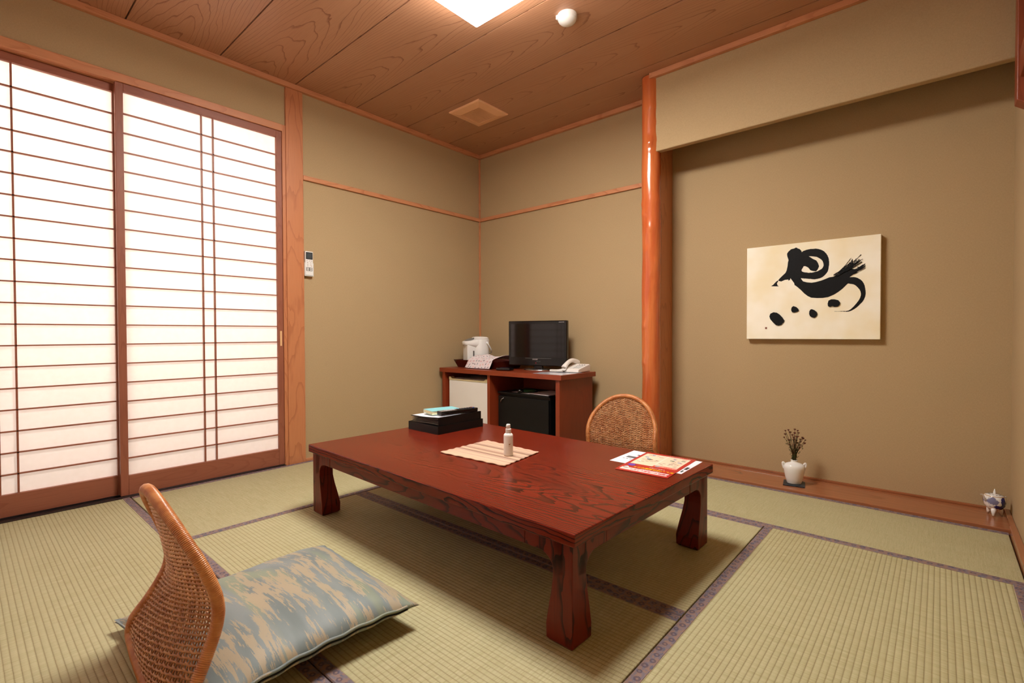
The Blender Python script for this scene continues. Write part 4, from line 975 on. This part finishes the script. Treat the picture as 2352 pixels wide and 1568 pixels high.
lay[0] += 1; P = [cv(*p) for p in ((488, 1230), (508, 1230), (508, 1250), (488, 1250))]
B().prism(P, lambda p, q_, h: (p, h, q_), yf - 0.002, yf).build('seal_stamp', SEAL, cv_, off=off, label='tiny brown seal stamp')

# ================================================================== ALCOVE ORNAMENTS
AZ = 0.0122
o = B().box(-0.052, 0.052, -0.052, 0.052, 0, 0.006).build('coaster', varied('coaster_slate', (22, 26, 32), (44, 54, 64), 70, 0.4), bevel=0.001); o.location = (2.617, -0.172, AZ); o.rotation_euler = (0, 0, math.radians(10))
tag(o, 'square dark slate coaster under the white flower vase', 'coaster')
va = thing('flower_vase', 'white porcelain vase with two small shoulder handles on a dark coaster', 'vase', (2.617, -0.172, AZ + 0.0062), math.radians(25))
B().lathe([(0, 0), (0.034, 0), (0.036, 0.003), (0.043, 0.030), (0.050, 0.062), (0.0535, 0.085), (0.052, 0.097), (0.045, 0.107), (0.030, 0.113), (0.019, 0.117), (0.0155, 0.121), (0.016, 0.126), (0.0185, 0.129), (0.0165, 0.130), (0.013, 0.126), (0.012, 0.10), (0, 0.098)], 48, sy=0.86).build('vase_body', PORC, va, smooth=True)
for s in (-1, 1):
    B().tube([cat([(s * 0.047, 0, 0.100), (s * 0.050, 0, 0.110), (s * 0.056, 0, 0.113), (s * 0.0585, 0, 0.105), (s * 0.055, 0, 0.090), (s * 0.0515, 0, 0.080)], k / 20) for k in range(21)], lambda i: 0.0046, 10).build('shoulder_handle', PORC, va, smooth=True)
fw = thing('dried_flowers', 'bunch of thin dried stems with small red and brown flower heads in the white vase', 'flowers', (2.617, -0.172, AZ + 0.106))
STEM = varied('stem', (66, 74, 36), (96, 62, 38), 30, 0.8); HEAD = varied('flower_head', (92, 34, 28), (104, 72, 44), 90, 0.85); RED = plain('red_flower', (120, 10, 20), 0.7); LEAF = varied('dry_leaf', (52, 70, 34), (84, 74, 42), 60, 0.8)
r = random.Random(9); ends = []
specs = [(-0.050, 0.185), (-0.041, 0.205), (-0.034, 0.214), (-0.060, 0.165), (-0.018, 0.196), (-0.012, 0.180), (0.010, 0.214), (0.020, 0.208), (0.006, 0.190), (0.016, 0.196), (0.024, 0.160), (0.032, 0.148), (0.050, 0.158), (0.058, 0.150), (0.062, 0.142), (0.055, 0.122), (0.044, 0.128), (0.036, 0.108), (-0.004, 0.150), (0.004, 0.140), (-0.008, 0.165), (0.014, 0.125), (-0.028, 0.115), (0.030, 0.088), (-0.022, 0.14), (0.02, 0.135)]
for i, (dx, h) in enumerate(specs):
    dpt = r.uniform(-0.018, 0.018); e = Vector((dx * 0.752 + dpt * 0.6, dx * 0.659 - dpt * 0.7, 0.024 + h * 0.80)); s0 = Vector((r.uniform(-0.005, 0.005), r.uniform(-0.005, 0.005), -0.004)); m = s0.lerp(e, 0.5) + Vector((-dx * 0.13, -dx * 0.11, 0.012))
    st = B().tube([cat([s0, m, e], k / 10) for k in range(11)], lambda k: 0.0015 - 0.00005 * k, 5).build('flower_stem', STEM, fw, smooth=True); ends.append(e)
    rad = r.uniform(0.0038, 0.0060)
    if i == 10: 
        b = B()
        for k in range(9):
            a = 2 * PI * k / 9; d = Vector((cos(a), sin(a), 0.5)); b.tube([e, e + d * 0.006, e + d * 0.011], lambda j: 0.0024 - 0.0006 * j, 5)
        b.lathe([(0, -0.004), (0.004, -0.001), (0.004, 0.003), (0, 0.006)], 10, c=e).build('flower_head', RED, fw, smooth=True, label='single dark red bloom')
    else:
        b = B().lathe([(0, -rad * 0.9), (rad * 0.8, -rad * 0.4), (rad, rad * 0.2), (rad * 0.6, rad * 0.8), (0, rad)], 10, c=e, sx=1.15)
        for k in range(5): a = k * 1.257 + i; b.tube([e, e + Vector((cos(a) * rad * 1.3, sin(a) * rad * 1.3, rad * 0.7))], 0.0007, 4)
        b.build('flower_head', HEAD, fw, smooth=True)
b = B()
for k in range(240):
    e = r.choice(ends); t_ = r.uniform(0.15, 0.75); p = e * t_ + Vector((r.uniform(-0.004, 0.004), r.uniform(-0.004, 0.004), 0.004)); a = r.uniform(0, 6.28); l = r.uniform(0.008, 0.017); d = Vector((cos(a), sin(a), r.uniform(0.2, 1.4))).normalized(); sd = d.cross(Vector((0, 0, 1))).normalized() * l * 0.2
    b.add([p, p + d * l * 0.5 + sd, p + d * l, p + d * l * 0.5 - sd], [(0, 1, 2, 3)])
o = b.build('leaves', LEAF, fw); o['kind'] = 'stuff'
# incense burner
def mk_blue():
    M = Mat('blue_white_porcelain', (236, 234, 230), 0.15, Coat_Weight=0.5); x, y, z = M.xyz(M.coord()); o = M.coord()
    n = M.noise(o, 55, 4, 0.6); n2 = M.noise(o, 26, 3)
    t_ = x * 0.752 + y * 0.659         # across, seen from the room
    tree = ((n2 * 0.6 + n * 0.4) - (t_ - 0.006).abs() * 15 - (z - 0.068).abs() * 9).ss(0.16, 0.22)
    hill = ((n2 * 0.5 + n * 0.5) - (z - 0.046).abs() * 26 - (t_ - 0.010).abs() * 6.0).ss(0.10, 0.18)
    left = ((n2 * 0.5 + n * 0.5) - (z - 0.070).abs() * 16 - (t_ + 0.042).abs() * 16).ss(0.1, 0.25)
    c = M.mix((tree + hill + left * 0.8).clamp(), (238, 236, 230), (18, 24, 112)); M.color(c); return M.m
BLUEP = mk_blue(); GOLD = plain('gilt_rim', (176, 130, 60), 0.3)
ib = thing('incense_burner', 'blue and white porcelain incense burner on three feet in the alcove corner', 'incense burner', (3.412, -0.098, AZ + 0.0002)); ib.scale = (0.70, 0.70, 1.0)
B().lathe([(0, 0.026), (0.020, 0.027), (0.038, 0.034), (0.050, 0.047), (0.056, 0.063), (0.0555, 0.077), (0.050, 0.090), (0.0485, 0.091), (0.046, 0.089), (0, 0.088)], 48).build('bowl', BLUEP, ib, smooth=True)
b = B().lathe([(0.047, 0.0895), (0.047, 0.093), (0.030, 0.0965), (0.008, 0.099), (0, 0.099)], 40); b.build('lid', PORC, ib, smooth=True)
b = B()
for k in range(10):
    a = 2 * PI * k / 10; b.lathe([(0, 0), (0.0042, 0), (0.0042, 0.0006), (0, 0.0006)], 10, c=(0.028 * cos(a), 0.028 * sin(a), 0.0968))
b.build('lid_hole', BLACKM, ib)
B().lathe([(0.0475, 0.0893), (0.0495, 0.0905), (0.0475, 0.0925)], 48).build('gilt_rim', GOLD, ib, smooth=True, label='thin gold line around the lid')
B().lathe([(0.006, 0.098), (0.0075, 0.103), (0.005, 0.112), (0.0015, 0.121), (0, 0.122)], 18).build('lid_knob', PORC, ib, smooth=True)
for k in range(3):
    a = math.radians(-100 + 120 * k); r1 = Vector((cos(a), sin(a), 0))
    B().tube([r1 * 0.028 + Vector((0, 0, 0.034)), r1 * 0.034 + Vector((0, 0, 0.018)), r1 * 0.038 + Vector((0, 0, 0.003))], lambda i: (0.015, 0.0115, 0.006)[i], 14).build('foot', PORC, ib, smooth=True)
for s in (-1, 1):
    d = Vector((0.752, 0.659, 0)) * s
    P = [(0.052, 0.070), (0.064, 0.075), (0.070, 0.086), (0.078, 0.095), (0.092, 0.097)] if s < 0 else [(0.052, 0.060), (0.064, 0.066), (0.066, 0.078), (0.072, 0.085), (0.082, 0.080)]
    B().tube([cat([d * a + Vector((0, 0, z)) for a, z in P], k / 16) for k in range(17)], lambda k: 0.0060 - 0.00028 * k, 10).build('handle', PORC, ib, smooth=True)

# ================================================================== AIR CONDITIONER REMOTE
ar = thing('wall_remote', 'white air conditioner remote control in a holder on the left wall', 'remote control', (0.0, -1.646, 1.245)); 
B().box(0.001, 0.024, -0.031, -0.0275, 0.0, 0.085).box(0.001, 0.024, 0.0275, 0.031, 0.0, 0.085).box(0.001, 0.004, -0.0275, 0.0275, 0.0, 0.085).box(0.001, 0.026, -0.031, 0.031, -0.004, 0.0).build('holder', WHITE, ar, bevel=0.001)
bx(0.0045, 0.026, -0.027, 0.027, 0.001, 0.162).build('remote_body', WHITE, ar, bevel=0.004, seg=3)
df = bx(0.026, 0.0266, -0.023, 0.023, 0.108, 0.155).build('display_frame', BLACKM, ar, bevel=0.0002); bx(0.0267, 0.0270, -0.018, 0.018, 0.113, 0.150).build('display', LCD, df)
bx(0.0258, 0.0262, -0.021, 0.021, 0.030, 0.054).build('button_panel', GREYP, ar)
for y in (-0.010, 0.011): bx(0.0263, 0.0278, y - 0.006, y + 0.006, 0.034, 0.040).box(0.0263, 0.0278, y - 0.006, y + 0.006, 0.044, 0.050).build('button', WHITE, ar, bevel=0.0005)
b = B()
for y, z in ((-0.016, 0.098), (-0.011, 0.075), (-0.011, 0.064), (0.003, 0.098), (0.016, 0.098), (0.010, 0.072), (0.010, 0.086), (0.014, 0.064), (-0.012, 0.086)): b.box(0.0260, 0.0268, y - 0.0035, y + 0.0035, z - 0.0015, z + 0.0015)
b.build('button_marks', plain('mark_brown', (150, 120, 112), 0.5), ar)

# ================================================================== CEILING
ZC = CZ
lm = thing('ceiling_lamp', 'large square white ceiling lamp, switched on, above the table', 'ceiling lamp', (1.755, -1.775, 2.385))
S = 0.300
bx(-S, S, -S, S, 0.0, 0.014).build('diffuser', GLOW, lm, bevel=0.005)
bx(-S, S, -S, S, 0.0145, 0.070).build('side_band', GLOW2, lm, bevel=0.004)
bx(-S + 0.02, S - 0.02, -S + 0.02, S - 0.02, 0.0705, ZC - 2.385).build('lamp_base', WHITE, lm)
dt = thing('heat_detector', 'round white domed fire detector on the ceiling', 'detector', (1.762, -1.124, ZC - 0.050))
B().lathe([(0.050, 0.050), (0.050, 0.030), (0.0485, 0.026), (0.0485, 0.050)], 40).build('base_ring', WHITE, dt, smooth=False, bevel=0.0005)
B().lathe([(0, 0.0), (0.012, 0.001), (0.026, 0.005), (0.038, 0.012), (0.045, 0.020), (0.0475, 0.026), (0.0475, 0.030), (0, 0.030)], 40).build('dome', WHITE, dt, smooth=True)
bx(-0.006, 0.006, -0.006, 0.004, 0.030, 0.050).build('side_tab', WHITE, dt).location = (-0.050 * 0.8, -0.050 * 0.6, 0)
vt = thing('ceiling_vent', 'square beige louvred ventilation grille in the wooden ceiling', 'ventilation grille', (0.632, -0.640, ZC - 0.022))
BEI = varied('vent_beige', (238, 186, 142), (230, 178, 134), 4, 0.4)
h, g = 0.155, 0.095
vs = ring(h, h, 0.022) + ring(h, h, 0.014) + ring(h - 0.006, h - 0.006, 0.010) + ring(g, g, 0.0) + ring(g, g, 0.010)
fs = []
for a in (0, 4, 8, 12): fs += [(a + k, a + (k + 1) % 4, a + 4 + (k + 1) % 4, a + 4 + k) for k in range(4)]
B().add(vs, fs).build('vent_frame', BEI, vt)
b = B()
for k in range(22): y = -g + 0.006 + k * (2 * g - 0.012) / 21; b.box(-g, g, y - 0.0022, y + 0.0022, 0.003, 0.010)
b.box(-0.003, 0.003, -g, g, 0.003, 0.009); b.build('louvre', BEI, vt)
bx(-g, g, -g, g, 0.012, 0.016).build('vent_backing', plain('vent_dark', (70, 40, 28), 0.7), vt)
